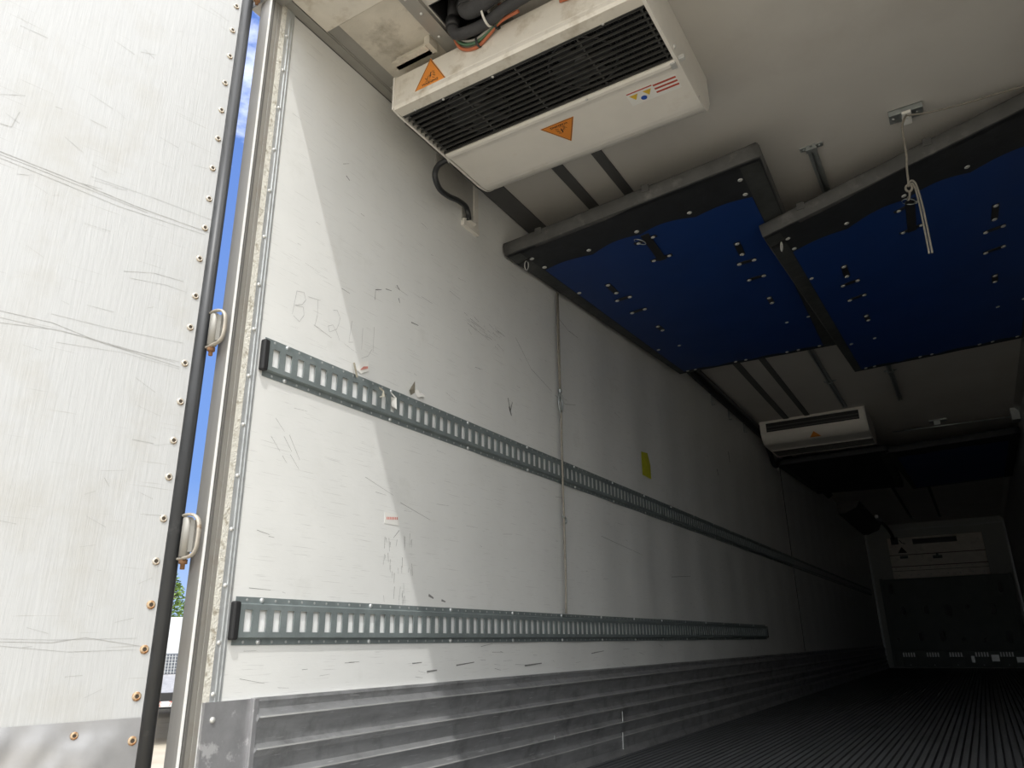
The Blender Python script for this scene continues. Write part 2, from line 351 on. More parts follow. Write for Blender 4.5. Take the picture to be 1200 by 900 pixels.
# scuffs and hairline scratches on the liner, one sheet of marks
b = MB()
def stroke(bm, pts, w, t=.0005, X=0.0):
    for (a, c) in zip(pts, pts[1:]):
        d = Vector((0, c[0]-a[0], c[1]-a[1])); 
        if d.length < 1e-5: continue
        n = Vector((0, -d.z, d.y)).normalized()*w/2
        P = [Vector((X+t, a[0], a[1]))-n, Vector((X+t, c[0], c[1]))-n*.6, Vector((X+t, c[0], c[1]))+n*.6, Vector((X+t, a[0], a[1]))+n]
        bm.face(P)
dark = [([(1.697,1.739),(1.739,1.736)],.002), ([(1.871,1.765),(1.872,1.808)],.0022), ([(1.872,1.808),(1.905,1.822)],.004), ([(1.928,1.835),(1.962,1.841)],.0035), ([(1.991,1.878),(2.011,1.864)],.005),
        ([(2.005,1.828),(2.014,1.81)],.004), ([(2.088,1.755),(2.133,1.758)],.005), ([(2.24,.452),(2.30,.455)],.007), ([(2.42,.468),(2.54,.476)],.005), ([(2.156,.482),(2.21,.484)],.004), ([(2.93,.452),(3.08,.458)],.006),
        ([(1.50,1.15),(1.535,1.11)],.0012), ([(1.52,1.16),(1.57,1.09)],.0012), ([(1.45,1.14),(1.49,1.10)],.0010), ([(1.53,1.10),(1.57,1.06)],.0010), ([(1.46,1.20),(1.50,1.165)],.0010), ([(1.50,1.09),(1.52,1.07)],.0010),
        ([(2.06,1.03),(2.24,.99)],.0016), ([(1.87,1.09),(2.02,1.05)],.0012), ([(1.44,.66),(1.455,.66)],.004), ([(2.24,.715),(2.27,.705)],.010), ([(2.32,.70),(2.345,.695)],.008),
        ([(3.37,2.27),(3.5,2.235),(3.62,2.235)],.003), ([(2.9,1.98),(3.05,1.86),(3.27,1.80)],.0022), ([(3.30,1.79),(3.42,1.77),(3.55,1.80)],.0022), ([(2.82,1.64),(2.84,1.58),(2.86,1.63)],.006), ([(2.83,1.60),(2.85,1.56)],.010),
        ([(1.68,2.20),(1.70,2.19)],.004), ([(1.66,2.24),(1.69,2.26)],.0015), ([(2.5,1.93),(2.62,1.915)],.002), ([(2.48,1.90),(2.66,1.88)],.0016), ([(6.3,1.95),(6.32,1.90)],.02), ([(6.75,2.2),(6.76,2.1)],.02),
        ([(2.06,.93),(2.03,.90)],.0022), ([(3.8,1.1),(4.4,1.05)],.002), ([(4.9,.95),(5.3,.98)],.003), ([(3.6,.49),(3.75,.50)],.004)]
for p_, w_ in dark: stroke(b, p_, w_, .0006)
rs = random.Random(3)
for k in range(34):   # cluster of short vertical scuffs over the lower track
    y = rs.uniform(1.98, 2.14); z = rs.uniform(.70, .93); stroke(b, [(y, z), (y+rs.uniform(-.006,.006), z-rs.uniform(.012,.05))], rs.uniform(.0008,.0022))
for k in range(26):
    y = rs.uniform(2.45, 2.75); z = rs.uniform(1.86, 1.97); stroke(b, [(y, z), (y+rs.uniform(.02,.07), z-rs.uniform(.0,.02))], rs.uniform(.0006,.0018))
for k in range(110):
    y = 1.4 + 5.5*rs.random()**1.6; z = rs.choice([rs.uniform(.43,.54), rs.uniform(.69,1.30), rs.uniform(1.46,2.3)]); l = rs.uniform(.01,.09)
    stroke(b, [(y, z), (y+l, z+rs.uniform(-.25,.12)*l)], rs.uniform(.0006,.0016))
o = b.build('scuff_marks', M_scratch, wall_left, normals=False); o['label'] = 'dark scuffs and hairline scratches'
b = MB()
for p_ in [[(1.497,1.644),(1.487,1.557)], [(1.497,1.644),(1.527,1.652),(1.538,1.628),(1.524,1.606),(1.494,1.592),(1.53,1.599),(1.536,1.572),(1.519,1.542),(1.491,1.554)], [(1.548,1.644),(1.603,1.653)], [(1.591,1.65),(1.594,1.594),(1.586,1.551)],
           [(1.665,1.641),(1.683,1.648),(1.699,1.625),(1.696,1.602),(1.686,1.576),(1.654,1.555),(1.646,1.574),(1.667,1.586),(1.684,1.571),(1.705,1.54)], [(1.758,1.635),(1.749,1.55),(1.771,1.558)], [(1.815,1.629),(1.815,1.544)], [(1.875,1.656),(1.875,1.554)], [(1.868,1.562),(1.85,1.531),(1.817,1.512)]]:
    stroke(b, p_, .0020, .0008)
o = b.build('pencil_writing', M_pencil, wall_left, normals=False); o['label'] = 'faint pencilled letters and figures'

# ------------------------------------------------------------ cargo tracks on the left wall
ME_trk = rivet_mesh('bolt', dome, M_galvl)
def cargo_track(y0, y1, z0, z1, label):
    L0 = (0, y0, z0); t = thing('cargo_track', label, 'cargo track', L0, group='slotted steel tracks on the left wall')
    p = .0503; F = .0022; H = .0145; zb0, zb1 = z0+.016, z1-.016; zm = (z0+z1)/2; hw, hh = .0130, .029
    b = MB()
    b.box((0, y0, z0), (F, y1, zb0)); b.box((0, y0, zb1), (F, y1, z1))
    b.face([(F, y0, zb1), (F, y1, zb1), (H, y1, zb1-.004), (H, y0, zb1-.004)]); b.face([(F, y0, zb0), (H, y0, zb0+.004), (H, y1, zb0+.004), (F, y1, zb0)])
    n = int((y1-y0)/p); za, zd = zb0+.004, zb1-.004; off = .012
    ys = y0
    b.face([(H, y0, za), (H, y0+off, za), (H, y0+off, zd), (H, y0, zd)])
    for i in range(n):
        a = y0+off+i*p; e_ = min(a+p, y1)
        if e_ - a < p*.9: b.face([(H, a, za), (H, e_, za), (H, e_, zd), (H, a, zd)]); break
        c = a + p/2; l, r = c-hw, c+hw; k = .0035
        P = lambda y, z, x=H: (x, y, z)
        b.face([P(a, za), P(e_, za), P(e_, zm-hh), P(a, zm-hh)]); b.face([P(a, zm+hh), P(e_, zm+hh), P(e_, zd), P(a, zd)])
        b.face([P(a, zm-hh), P(l, zm-hh), P(l, zm+hh), P(a, zm+hh)]); b.face([P(r, zm-hh), P(e_, zm-hh), P(e_, zm+hh), P(r, zm+hh)])
        if y0 + i*p < 9:
            hole = [(l, zm-hh), (r, zm-hh), (r, zm+hh), (l, zm+hh)]
            for q1, q2 in zip(hole, hole[1:]+hole[:1]): b.face([P(*q1), P(*q2), P(q2[0], q2[1], H-.004), P(q1[0], q1[1], H-.004)])
            # dark pressed corners of each slot
            for zc in (zm-hh, zm+hh-.006): b.face([P(r-.001, zc, H+.0002), P(r+.006, zc, H+.0002), P(r+.006, zc+.006, H+.0002), P(r-.001, zc+.006, H+.0002)])
    b.mi = 1; b.box((.0005, y0+.002, zm-hh-.004), (.0048, y1-.002, zm+hh+.004)); b.mi = 0
    o = b.build('rail', [M_track, M_slot], t, L0); place(o, L0)
    # small punched holes along the two flanges
    b = MB()
    for i in range(n):
        c = y0+off+(i+.5)*p
        if c > y0 + 7: break
        for z in ((z0+zb0)/2, (z1+zb1)/2): b.lathe([(.0042, 0), (.0030, .0006), (0, .0006)], Matrix.Translation((F, c, z)) @ frame_to((1,0,0)), 8)
    o = b.build('flange_hole', M_galvl, t, L0); place(o, L0); o['kind'] = 'stuff'
    for i in range(1, n, 9 if y1-y0 < 8 else 10):
        c = y0+off+(i+.5)*p
        for z in ((z0+zb0)/2, (z1+zb1)/2): put(ME_trk, 'bolt', (F, c, z), (1,0,0), t, L0, 1.25)
    b = MB(); b.box((0, y0-.016, zb0-.003), (H+.006, y0+.006, zb1+.003), bev=.005); o = b.build('end_cap', M_black, t, L0); place(o, L0); o['label'] = 'black plastic end cap'
    if y1 < 9:
        b = MB(); b.box((0, y1-.006, zb0-.003), (H+.006, y1+.016, zb1+.003), bev=.005); o = b.build('end_cap', M_black, t, L0); place(o, L0); o['label'] = 'black plastic end cap'
    return t
cargo_track(1.392, 16.2, 1.316, 1.442, 'long upper slotted steel cargo track running along the white wall to the far end')
cargo_track(1.385, 7.34, .548, .674, 'shorter lower slotted steel cargo track just above the corrugated kick plate')

# paper scraps, labels and stickers
def scrap(name, pts, m_, label, cat, x=.003):
    b = MB(); c = Vector((x, sum(p[1] for p in pts)/len(pts), sum(p[2] for p in pts)/len(pts)))
    ctr = Vector((c.x+.004, c.y, c.z))
    for p_, q_ in zip(pts, pts[1:]+pts[:1]): b.face([p_, q_, ctr])
    base = (0, c.y, c.z); o = b.build(name, m_, None, base); tag(o, label, cat); return o
scrap('paper_scrap', [(.012,2.075,1.462),(.004,2.118,1.515),(.001,2.125,1.470),(.001,2.10,1.452)], M_paperd, 'tan half of a torn paper tag above the upper cargo track', 'paper scrap')
scrap('paper_scrap', [(.001,2.118,1.475),(.008,2.135,1.485),(.004,2.165,1.478),(.012,2.175,1.468),(.004,2.14,1.452)], M_white, 'white crumpled half of a torn paper tag above the upper cargo track', 'paper scrap')
scrap('paper_scrap', [(.018,1.898,1.425),(.018,1.925,1.418),(.018,1.93,1.395),(.018,1.905,1.385)], M_paper, 'crumpled beige paper wad stuck between slots of the upper track', 'paper scrap')
scrap('paper_scrap', [(.016,1.965,1.425),(.017,1.997,1.410),(.018,2.0,1.365),(.017,1.97,1.370)], M_white, 'pale tape piece stuck across slots of the upper track', 'paper scrap')
t = thing('torn_label', 'torn white label with red print hanging at the upper track', 'label', (0,1.80,1.46))
b = MB(); b.face([(.002,1.790,1.462),(.003,1.815,1.452),(.004,1.855,1.475),(.002,1.852,1.513),(.002,1.82,1.498)]); place(b.build('paper', M_white, t, (0,1.80,1.46)), (0,1.80,1.46))
b = MB(); b.face([(.005,1.808,1.463),(.005,1.849,1.482),(.005,1.848,1.490),(.005,1.825,1.482)]); place(b.build('red_print', M_pink, t, (0,1.80,1.46)), (0,1.80,1.46))
b = MB(); b.face([(.012,1.764,1.475),(.014,1.772,1.478),(.016,1.790,1.428),(.016,1.780,1.425)]); place(b.build('curled_strip', M_paperd, t, (0,1.80,1.46)), (0,1.80,1.46))
t = thing('price_label', 'small white label with a red line of print below the upper track', 'label', (0,2.02,.965))
b = MB(); b.box((.0005,1.978,.945),(.0012,2.055,.985)); place(b.build('paper', M_white, t, (0,2.02,.965)), (0,2.02,.965))
b = MB()
for k in range(7): b.box((.0012,1.988+k*.009,.960+.001*k),(.0018,1.994+k*.009,.969+.001*k))
place(b.build('red_print', M_pink, t, (0,2.02,.965)), (0,2.02,.965))
o = scrap('wall_sticker', [(.0015,4.505,1.733),(.0015,4.62,1.745),(.0015,4.66,1.67),(.0015,4.655,1.572),(.0015,4.50,1.575)], M_yel, 'olive yellow sticker with a torn corner on the left wall', 'sticker')

# ------------------------------------------------------------ left rear door, swung open
DL = (-.085, 1.233, 0.0); DR = math.atan2(-.973, -.2316)
door = bpy.data.objects.new('door_1', None); COL.objects.link(door); door.location = DL; door.rotation_euler = (0,0,DR); door['kind'] = 'structure'
b = MB(); b.box((.012, -.085, -.28), (1.21, 0, 2.72), bev=.004); b.build('door_panel', M_door, door)
b = MB()
prof = [(.019*math.cos(a), .019*math.sin(a)) for a in [k*2*PI/18 for k in range(18)]]
b.prism(prof, 'z', -.30, 2.74); b.box((-.004, -.080, -.30), (.0125, -.010, 2.74))
for f in b.bm.faces: f.smooth = len(f.verts) == 4
o = b.build('door_seal', M_rubber, door); o['label'] = 'black rubber bulb seal'
# crumpled aluminium kick plate
b = MB(); g = []
for i in range(81):
    row = []
    for j in range(41):
        x = .014 + 1.19*i/80; z = -.27 + (.384+.27)*j/40
        w = .0035 + .010*abs(noise.noise(Vector((x*9+z*4, z*4+x*3, 1.0)))) + .005*noise.noise(Vector((x*22+z*10, z*12, 4)))
        w *= (min(1, (40-j)/3)*.9+.1)*(min(1, i/6)*.75+.25)*(.45 if abs(x-.165) < .02 and abs(z-.355) < .02 else 1)
        row.append(b.bm.verts.new((x, max(.0012, w), z)))
    g.append(row)
for i in range(80):
    for j in range(40):
        f = b.bm.faces.new((g[i][j], g[i+1][j], g[i+1][j+1], g[i][j+1])); f.smooth = True
o = b.build('kick_plate', mat('crumpled_aluminium', (.50,.50,.505), .36, .6, var=.12, vscale=12), door, normals=False); o['label'] = 'crumpled bright aluminium kick plate'
bb = MB(); bb.lathe([(.0100, 0), (.0100, .002), (.0080, .0042), (.0052, .0046), (.0050, .0036)], Matrix.Identity(4), 14)
bb.mi = 1; bb.lathe([(.0051, .0037), (0, .0037)], Matrix.Identity(4), 10)
def mesh_of(bm, name, ms):
    o = bm.build(name, ms); me = o.data; bpy.data.objects.remove(o); return me
ME_b1 = mesh_of(bb, 'door_bolt', [M_bolt, M_boltd])
bb = MB(); bb.lathe([(.0110, 0), (.0110, .002), (.0085, .0042), (.0052, .0046), (.0050, .0036)], Matrix.Identity(4), 14)
bb.mi = 1; bb.lathe([(.0051, .0037), (0, .0037)], Matrix.Identity(4), 10)
ME_b2 = mesh_of(bb, 'door_bolt', [M_boltr, M_boltd])
for i, zy in enumerate([1.753,1.663,1.572,1.477,1.385,1.293,1.197,1.104,1.017,.927,.824,.739,.645,.549,.454,.369,.275,.182,.091,.001,-.090,-.173]):
    rusty = zy < .10
    o = put(ME_b2 if rusty else ME_b1, 'bolt', (.036+.002*math.sin(i*2.3), (.002 if zy < -.15 else 0), .54+zy*1.198), (0,1,0), door)
    if rusty: o['label'] = 'rust-stained bolt head'
put(ME_b2, 'bolt', (.165, .003, .355), (0,1,0), door, sc=.8)
# scratches across the door liner
b = MB()
def dstroke(pts, w):
    for a, c in zip(pts, pts[1:]):
        d = Vector((c[0]-a[0], 0, c[1]-a[1])); n = Vector((-d.z, 0, d.x)).normalized()*w/2
        b.face([Vector((a[0], .0005, a[1]))-n, Vector((c[0], .0005, c[1]))-n*.7, Vector((c[0], .0005, c[1]))+n*.7, Vector((a[0], .0005, a[1]))+n])
for pts, w in [([(1.1,1.77),(.57,1.757),(.474,1.755),(.369,1.752),(.233,1.745),(.021,1.748)],.0030), ([(.9,1.72),(.567,1.739),(.449,1.734),(.277,1.725),(.032,1.736)],.0016), ([(.36,1.785),(.192,1.793),(.018,1.794)],.0010), ([(.95,1.752),(.5,1.748),(.2,1.738)],.0018),
               ([(1.0,1.34),(.492,1.331),(.38,1.334),(.256,1.313),(.05,1.298)],.0018), ([(.9,1.29),(.486,1.301),(.359,1.319),(.191,1.311),(.052,1.313)],.0014), ([(.489,1.314),(.298,1.318),(.064,1.308)],.0011), ([(.384,1.357),(.242,1.359),(.048,1.372)],.0010), ([(.36,1.285),(.2,1.30),(.05,1.292)],.0009),
               ([(.8,.57),(.35,.562),(.247,.559),(.176,.570),(.045,.549)],.0016), ([(.348,.553),(.208,.538),(.053,.541)],.0010), ([(.350,.568),(.248,.565),(.057,.568)],.0009),
               ([(.586,1.836),(.561,1.839),(.552,1.893)],.0022), ([(.478,1.954),(.461,1.955)],.0016), ([(.393,1.96),(.346,1.956)],.0016), ([(.236,1.535),(.158,1.558),(.074,1.561)],.0014), ([(.143,1.068),(.088,1.066)],.0014), ([(.195,.957),(.18,.937)],.0014), ([(.22,1.52),(.12,1.533),(.06,1.53)],.0011)]:
    dstroke(pts, w)
rs = random.Random(11)
for k in range(60):
    x = rs.uniform(.03, .6); z = rs.uniform(.42, 2.6); l = rs.uniform(.01, .07); a = rs.uniform(-.5, .5)
    dstroke([(x, z), (x+l*math.cos(a), z+l*math.sin(a))], rs.uniform(.0006, .0012))
o = b.build('scuff_marks', mat('door_scuff', (.40,.40,.385), .8, var=.3, vscale=40), door, normals=False); o['label'] = 'grey scratches across the liner'
# hinges: barrel on the post side, strap looping from the door, rusty nut below
hi = Matrix.Rotation(-DR, 4, 'Z') @ Matrix.Translation(-Vector(DL))
M_strap = mat('hinge_strap', (.50, .46, .39), .55, .3, var=.25, vscale=40, dirt=(.30, .20, .12), dscale=40, dth=(.56, .7))
M_barrel = mat('hinge_barrel', (.34, .33, .30), .5, .4, var=.1)
for z0, z1 in [(2.70, 2.80), (1.375, 1.475), (.770, .875)]:
    h = MB(); h.lathe([(0, z0), (.014, z0), (.014, z1-.004), (.010, z1), (0, z1)], Matrix.Translation((-.050, 1.245, 0)), 16)
    h.box((-.036, 1.243, z0+.012), (-.018, 1.250, z1-.010))
    hb = h.build('hinge', M_barrel, door); hb.data.transform(hi)
    s = MB()
    s.tube(smooth_path([(-.075,1.243,z1+.004),(-.045,1.238,z1+.006),(-.015,1.238,z1),(.002,1.240,z1-.018),(.004,1.242,(z0+z1)/2),(.000,1.242,z0+.016),(-.014,1.240,z0+.001),(-.045,1.240,z0-.004),(-.075,1.243,z0-.005)], 5), .0042, 8, sx=1.7)
    o = s.build('hinge_strap', M_strap, hb); o.data.transform(hi)
    s = MB(); s.lathe([(0, z0-.032), (.006, z0-.032), (.006, z0-.018), (.011, z0-.018), (.011, z0-.006), (0, z0-.006)], Matrix.Translation((-.050, 1.245, 0)), 6)
    o = s.build('hinge_nut', M_rust, hb); o.data.transform(hi); o['label'] = 'rusty brown nut'

# ------------------------------------------------------------ cooling units under the ceiling
def cooling_unit(L0, rz, label, near):
    t = thing('cooling_unit', label, 'cooling unit', L0, rz, group='cooling units hung under the ceiling')
    # local frame: x 0..1.018 across, y 0 intake side .. .75 outlet side, z 0 bottom .. .23 ceiling
    w = 1.018
    b = MB()
    # intake face and folded lip
    b.prism([(0, .012), (-.004, .034), (0, .038), (0, .150), (.09, .225), (.10, .225), (.10, .215), (.012, .146), (.012, .036), (.045, .010), (.045, 0)], 'x', .004, w-.012)
    o = b.build('intake_panel', M_unitd, t)
    b = MB(); b.prism([(-.0035, .030), (-.006, .010), (.000, -.003), (.045, -.002), (.045, .006), (.006, .006), (.002, .030)], 'x', .004, w-.010)
    b.build('front_lip', M_unitd, t)
    # outlet side: flat bottom panel rolling up to the ceiling
    pts = [(.325, -.004), (.335, -.008), (.350, -.008), (.358, -.002), (.375, 0), (.600, 0)]
    arc = [(.600+.14*math.sin(a), .14-.14*math.cos(a)) for a in [k*(PI/2*.80)/8 for k in range(1, 9)]]
    pts += arc
    yE, zE = arc[-1]
    inner = [(y-.006 if y > .6 else y, z+.006) for y, z in reversed(pts)]
    b = MB(); b.prism(pts+inner, 'x', .010, w-.012)
    for f in b.bm.faces: f.smooth = False
    o = b.build('bottom_panel', M_unit, t)
    # outlet slot with frame and a dark throat
    b = MB(); b.box((.010, yE-.010, zE-.006), (w-.012, yE+.004, zE+.012)); b.box((.010, yE-.010, .205), (w-.012, yE+.004, .228)); b.box((.010, yE-.010, zE), (.06, yE+.002, .225)); b.box((w-.06, yE-.010, zE), (w-.012, yE+.002, .225))
    b.build('outlet_frame', M_unit, t)
    b = MB(); b.box((.05, yE-.012, zE+.008), (w-.05, yE-.008, .210)); b.mi = 1
    for k in range(2): b.box((.055, yE-.008, zE+.030+.035*k), (w-.055, yE-.001, zE+.036+.035*k))
    o = b.build('outlet_slot', [M_black, M_bar], t); o['label'] = 'dark air outlet slot'
    # side panels
    side = [(-.006, .0), (-.006, .150), (.09, .228), (yE+.008, .228), (yE+.010, zE)] + [(y+.004, z) for y, z in reversed(arc)] + [(.59, -.004), (.04, -.006)]
    for x0, x1 in ((-.002, .006), (w-.012, w)):
        b = MB(); b.prism(side, 'x', x0, x1); o = b.build('side_panel', M_unit, t)
        if near and x0 > .5:
            for y, z, r in [(.30, .03, .009), (.345, .02, .005), (.58, .02, .004)]:
                put(ME_riv, 'bolt', (x1, y, z), (1,0,0), o, sc=r/.006)
    # coil behind the grille, with the fan openings
    b = MB(); b.box((.012, .04, .030), (w-.014, .335, .034)); 
    for k in range(110): b.box((.016+k*.009, .042, .022), (.0172+k*.009, .333, .031))
    b.build('coil', M_coil, t)
    for cx in (.27, .72):
        b = MB(); M0 = Matrix.Translation((cx, .185, .012))
        b.lathe([(.125, .002), (.128, -.002), (.120, -.002), (.118, .002)], M0, 28)
        b.lathe([(0, .004), (.035, .004), (.035, 0), (0, -.001)], M0, 16)
        b.mi = 0
        for k in range(6):
            a = k*PI/3; R_ = M0 @ Matrix.Rotation(a, 4, 'Z') @ Matrix.Rotation(.12, 4, 'X'); b.box((.03, -.028, .002), (.112, .028, .004), R_)
        b.build('fan', M_black, t)
    b = MB(); n = 11
    for k in range(n):
        y = .058 + k*(.262/(n-1))
        b.box((.008, y-.0022, -.001), (w-.014, y+.0008, .005))
        b.box((.008, y-.0022, .004), (w-.014, y-.001, .010))
    b.box((.008, .044, -.001), (w-.014, .052, .012))
    for x in (.02, .26, .50, .75, .985): b.box((x, .05, .006), (x+.006, .33, .010))
    b.build('grille', M_bar, t)
    
    for x, y, z in [(.075, .040, -.003), (.86, .045, -.003), (.20, .052, -.002), (.42, .053, -.002), (.66, .335, -.009)]:
        put(ME_riv, 'bolt', (x, y, z), (0,0,-1), t, sc=.9)
    return t
AC = (.154, 1.750, 2.480)
ac = cooling_unit(AC, 0, 'large white cooling unit with orange warning triangles and pipes, nearest the opening', True)
# labels of the near unit
def tri_label(par, name, Pm, s, txt):
    """equilateral warning label in the xy plane of Pm, apex +y"""
    h = s*.866
    def T(pts): return [Pm @ Vector((x, y, 0)) for x, y in pts]
    b = MB(); A = [(-s/2, 0), (s/2, 0), (0, h)]
    def tri(k, z, off=0):
        c = (0, h/3); return [Pm @ Vector((c[0]+(x-c[0])*k, c[1]+(y-c[1])*k, z)) for x, y in A]
    b.face(tri(1.0, .0006)); o = b.build(name, M_orange, par, normals=False)
    b = MB(); o1, i1 = tri(.95, .0009), tri(.90, .0009)
    for k in range(3): b.face([o1[k], o1[(k+1) % 3], i1[(k+1) % 3], i1[k]])
    def poly(pts, z=.0009): b.face([Pm @ Vector((x*s, y*s, z)) for x, y in pts])
    # lightning bolt and the hand shape beside it
    poly([(.01,.42),(.045,.42),(.020,.33),(.045,.33),(-.02,.20),(.000,.295),(-.025,.295)])
    for q in [[(-.10,.22),(-.16,.30),(-.15,.31),(-.09,.235)], [(-.12,.20),(-.08,.34),(-.07,.34),(-.105,.20)], [(-.09,.20),(-.04,.36),(-.03,.355),(-.075,.20)],
              [(.06,.44),(.14,.40),(.135,.385),(.055,.425)], [(.08,.38),(.16,.33),(.15,.315),(.07,.365)], [(.08,.32),(.17,.26),(.16,.245),(.075,.305)], [(.07,.25),(.15,.20),(.14,.19),(.065,.235)], [(-.16,.19),(.03,.185),(.03,.175),(-.16,.18)]]: poly(q)
    b.build('symbol', M_ink, o, normals=False)
    lettering(txt, s*.105, Pm @ Matrix.Translation((0, s*.115, .0009)), M_ink, 'lettering', o)
    return o
tri_label(ac, 'warning_label', basis((.330-AC[0], -.0008, 2.512-AC[2]), (1,0,0), (0,0,1)), .150, 'WARNING')
tri_label(ac, 'warning_label', basis((.651-AC[0], 2.150-AC[1], -.0008), (-1,0,0), (0,1,0)), .150, 'WARNING')
# small strip label with symbols and red lines
b = MB(); x0 = .924-AC[0]; y0 = 2.160-AC[1]
b.box((x0+.02, y0-.012, -.0008), (x0+.215, y0+.062, 0)); o = b.build('instruction_label', M_white, ac); o['label'] = 'white instruction label with red bars'
b = MB()
for k in range(3): b.box((x0+.125, y0-.006+k*.020, -.0012), (x0+.213, y0+.003+k*.020, -.0008))
b.box((x0+.022, y0+.056-.066, -.0012), (x0+.122, y0+.062-.066, -.0008)); b.build('red_bars', M_red, o)
for cx, m_ in ((x0+.045, M_yellow), (x0+.098, M_yellow)):
    b = MB(); b.face([(cx-.017, y0+.006, -.0012), (cx+.017, y0+.006, -.0012), (cx, y0+.036, -.0012)]); o2 = b.build('symbol', m_, o, normals=False)
b = MB(); b.lathe([(.0, 0), (.012, 0)], Matrix.Translation((x0+.075, y0+.040, -.0012)), 14); b.build('symbol', M_bluep, o)
b = MB(); b.box((1.172-AC[0]-.012, .338, .004), (1.172-AC[0]+.022, .356, .022), bev=.003); b.box((1.172-AC[0]-.03, .330, -.012), (1.172-AC[0]-.010, .36, -.004), bev=.002); o = b.build('latch', M_rivet, ac); o['label'] = 'bare metal latch at the corner'
# small hanging bracket on the wall side and the drain hose
b = MB(); b.box((.18, 1.725, 2.655), (.34, 1.745, 2.70)); b.box((.18, 1.70, 2.655), (.34, 1.745, 2.660)); b.box((.335, 1.70, 2.66), (.36, 1.75, 2.70))
t = b.build('hanger_bracket', M_tan, None, (.26, 1.73, 2.69)); tag(t, 'stained hanger bracket between the near cooling unit and the ceiling', 'bracket')
t = thing('drain_hose', 'black drain hose looping from the near cooling unit into the wall box', 'hose', (.16, 2.125, 2.49))
b = MB(); b.tube(smooth_path([(.150,2.122,2.490),(.130,2.110,2.480),(.105,2.098,2.455),(.094,2.098,2.412),(.080,2.150,2.385),(.062,2.240,2.405),(.046,2.330,2.440),(.034,2.405,2.458),(.028,2.440,2.440),(.026,2.448,2.405)], 6), .0125, 10)
place(b.build('hose', M_rubber, t, (.16,2.125,2.49)), (.16,2.125,2.49))
b = MB(); b.lathe([(.0145, -.008), (.0155, -.008), (.0155, .008), (.0145, .008)], Matrix.Translation((.150,2.118,2.489)) @ frame_to((1,.3,.3)), 12); place(b.build('hose_clamp', M_rivet, t, (.16,2.125,2.49)), (.16,2.125,2.49))
t = thing('drain_box', 'shallow riveted metal drain box on the wall below the near cooling unit', 'drain box', (0, 2.48, 2.50))
b = MB(); b.prism([(2.22, 2.475), (2.425, 2.475), (2.425, 2.40), (2.514, 2.40), (2.514, 2.64), (2.22, 2.64)], 'x', .001, .006)
place(b.build('back_plate', M_covep, t, (0,2.48,2.50)), (0,2.48,2.50))
b = MB(); b.box((0, 2.515, 2.385), (.012, 2.550, 2.64)); b.box((0, 2.425, 2.375), (.018, 2.550, 2.410)); b.prism([(.006, 2.432), (.010, 2.432), (.034, 2.44), (.034, 2.50), (.006, 2.51)], 'z', 2.405, 2.412)
o = place(b.build('front_frame', M_unit, t, (0,2.48,2.50)), (0,2.48,2.50))
for y, z in [(2.533,2.60),(2.533,2.52),(2.533,2.44),(2.535,2.39),(2.44,2.39)]: put(ME_riv, 'rivet', (.014 if z > 2.42 else .019, y, z), (1,0,0), o, (0,0,0), .6).location -= Vector((0,0,0))
for c in o.children: c.location = Vector(c.location) - Vector((0,2.48,2.50))

# insulated pipes, wires and ties in front of the near unit
PO = (.52, 1.70, Zc)
t = thing('refrigerant_pipe', 'thick short insulated black pipe bending out of the ceiling opening', 'pipe', PO)
b = MB(); b.tube(smooth_path([(.555,1.665,2.80),(.553,1.662,2.70),(.560,1.658,2.668),(.600,1.654,2.655),(.680,1.638,2.652),(.745,1.628,2.656),(.780,1.622,2.665),(.80,1.61,2.70)], 6), .030, 14)
place(b.build('pipe_run', M_hose, t, PO), PO)
b = MB(); b.tube([(.553,1.662,2.680),(.553,1.662,2.712)], .034, 14); place(b.build('collar', M_black, t, PO), PO)
t = thing('refrigerant_pipe', 'longer insulated black pipe running along the top of the near cooling unit', 'pipe', (.47,1.70,Zc))
b = MB(); b.tube(smooth_path([(.478,1.69,2.80),(.475,1.69,2.70),(.476,1.695,2.652),(.500,1.702,2.628),(.600,1.705,2.622),(.70,1.690,2.628),(.80,1.684,2.632),(.90,1.672,2.648),(1.00,1.655,2.668),(1.10,1.64,2.688),(1.20,1.63,2.690)], 6), .021, 12)
place(b.build('pipe_run', M_hose, t, (.47,1.70,Zc)), (.47,1.70,Zc))
b = MB(); b.tube([(.475,1.69,2.66),(.475,1.69,2.70)], .026, 14); place(b.build('collar', M_black, t, (.47,1.70,Zc)), (.47,1.70,Zc))
def wire(pts, r, m_, label, cat='wire', name='wire', group=None):
    b = MB(); b.tube(smooth_path(pts, 6), r, 7); o = b.build(name, m_, None, pts[0]); return tag(o, label, cat, group)
wire([(.462,1.70,2.72),(.462,1.725,2.64),(.485,1.742,2.600),(.545,1.744,2.580),(.600,1.738,2.600),(.66,1.722,2.618),(.74,1.712,2.612)], .0065, M_wo, 'orange wire hanging lowest below the insulated pipes')
wire([(.466,1.705,2.72),(.466,1.715,2.65),(.492,1.730,2.610),(.548,1.734,2.592),(.605,1.730,2.608),(.67,1.716,2.622),(.75,1.705,2.640),(.84,1.71,2.62)], .0060, M_wg, 'dark green wire tied beside the orange one below the pipes')
wire([(.470,1.70,2.72),(.472,1.71,2.66),(.500,1.725,2.618),(.552,1.728,2.600),(.612,1.722,2.612),(.69,1.70,2.63)], .0050, M_wr, 'thin grey wire tied above the green and orange wires')
rs = random.Random(5)
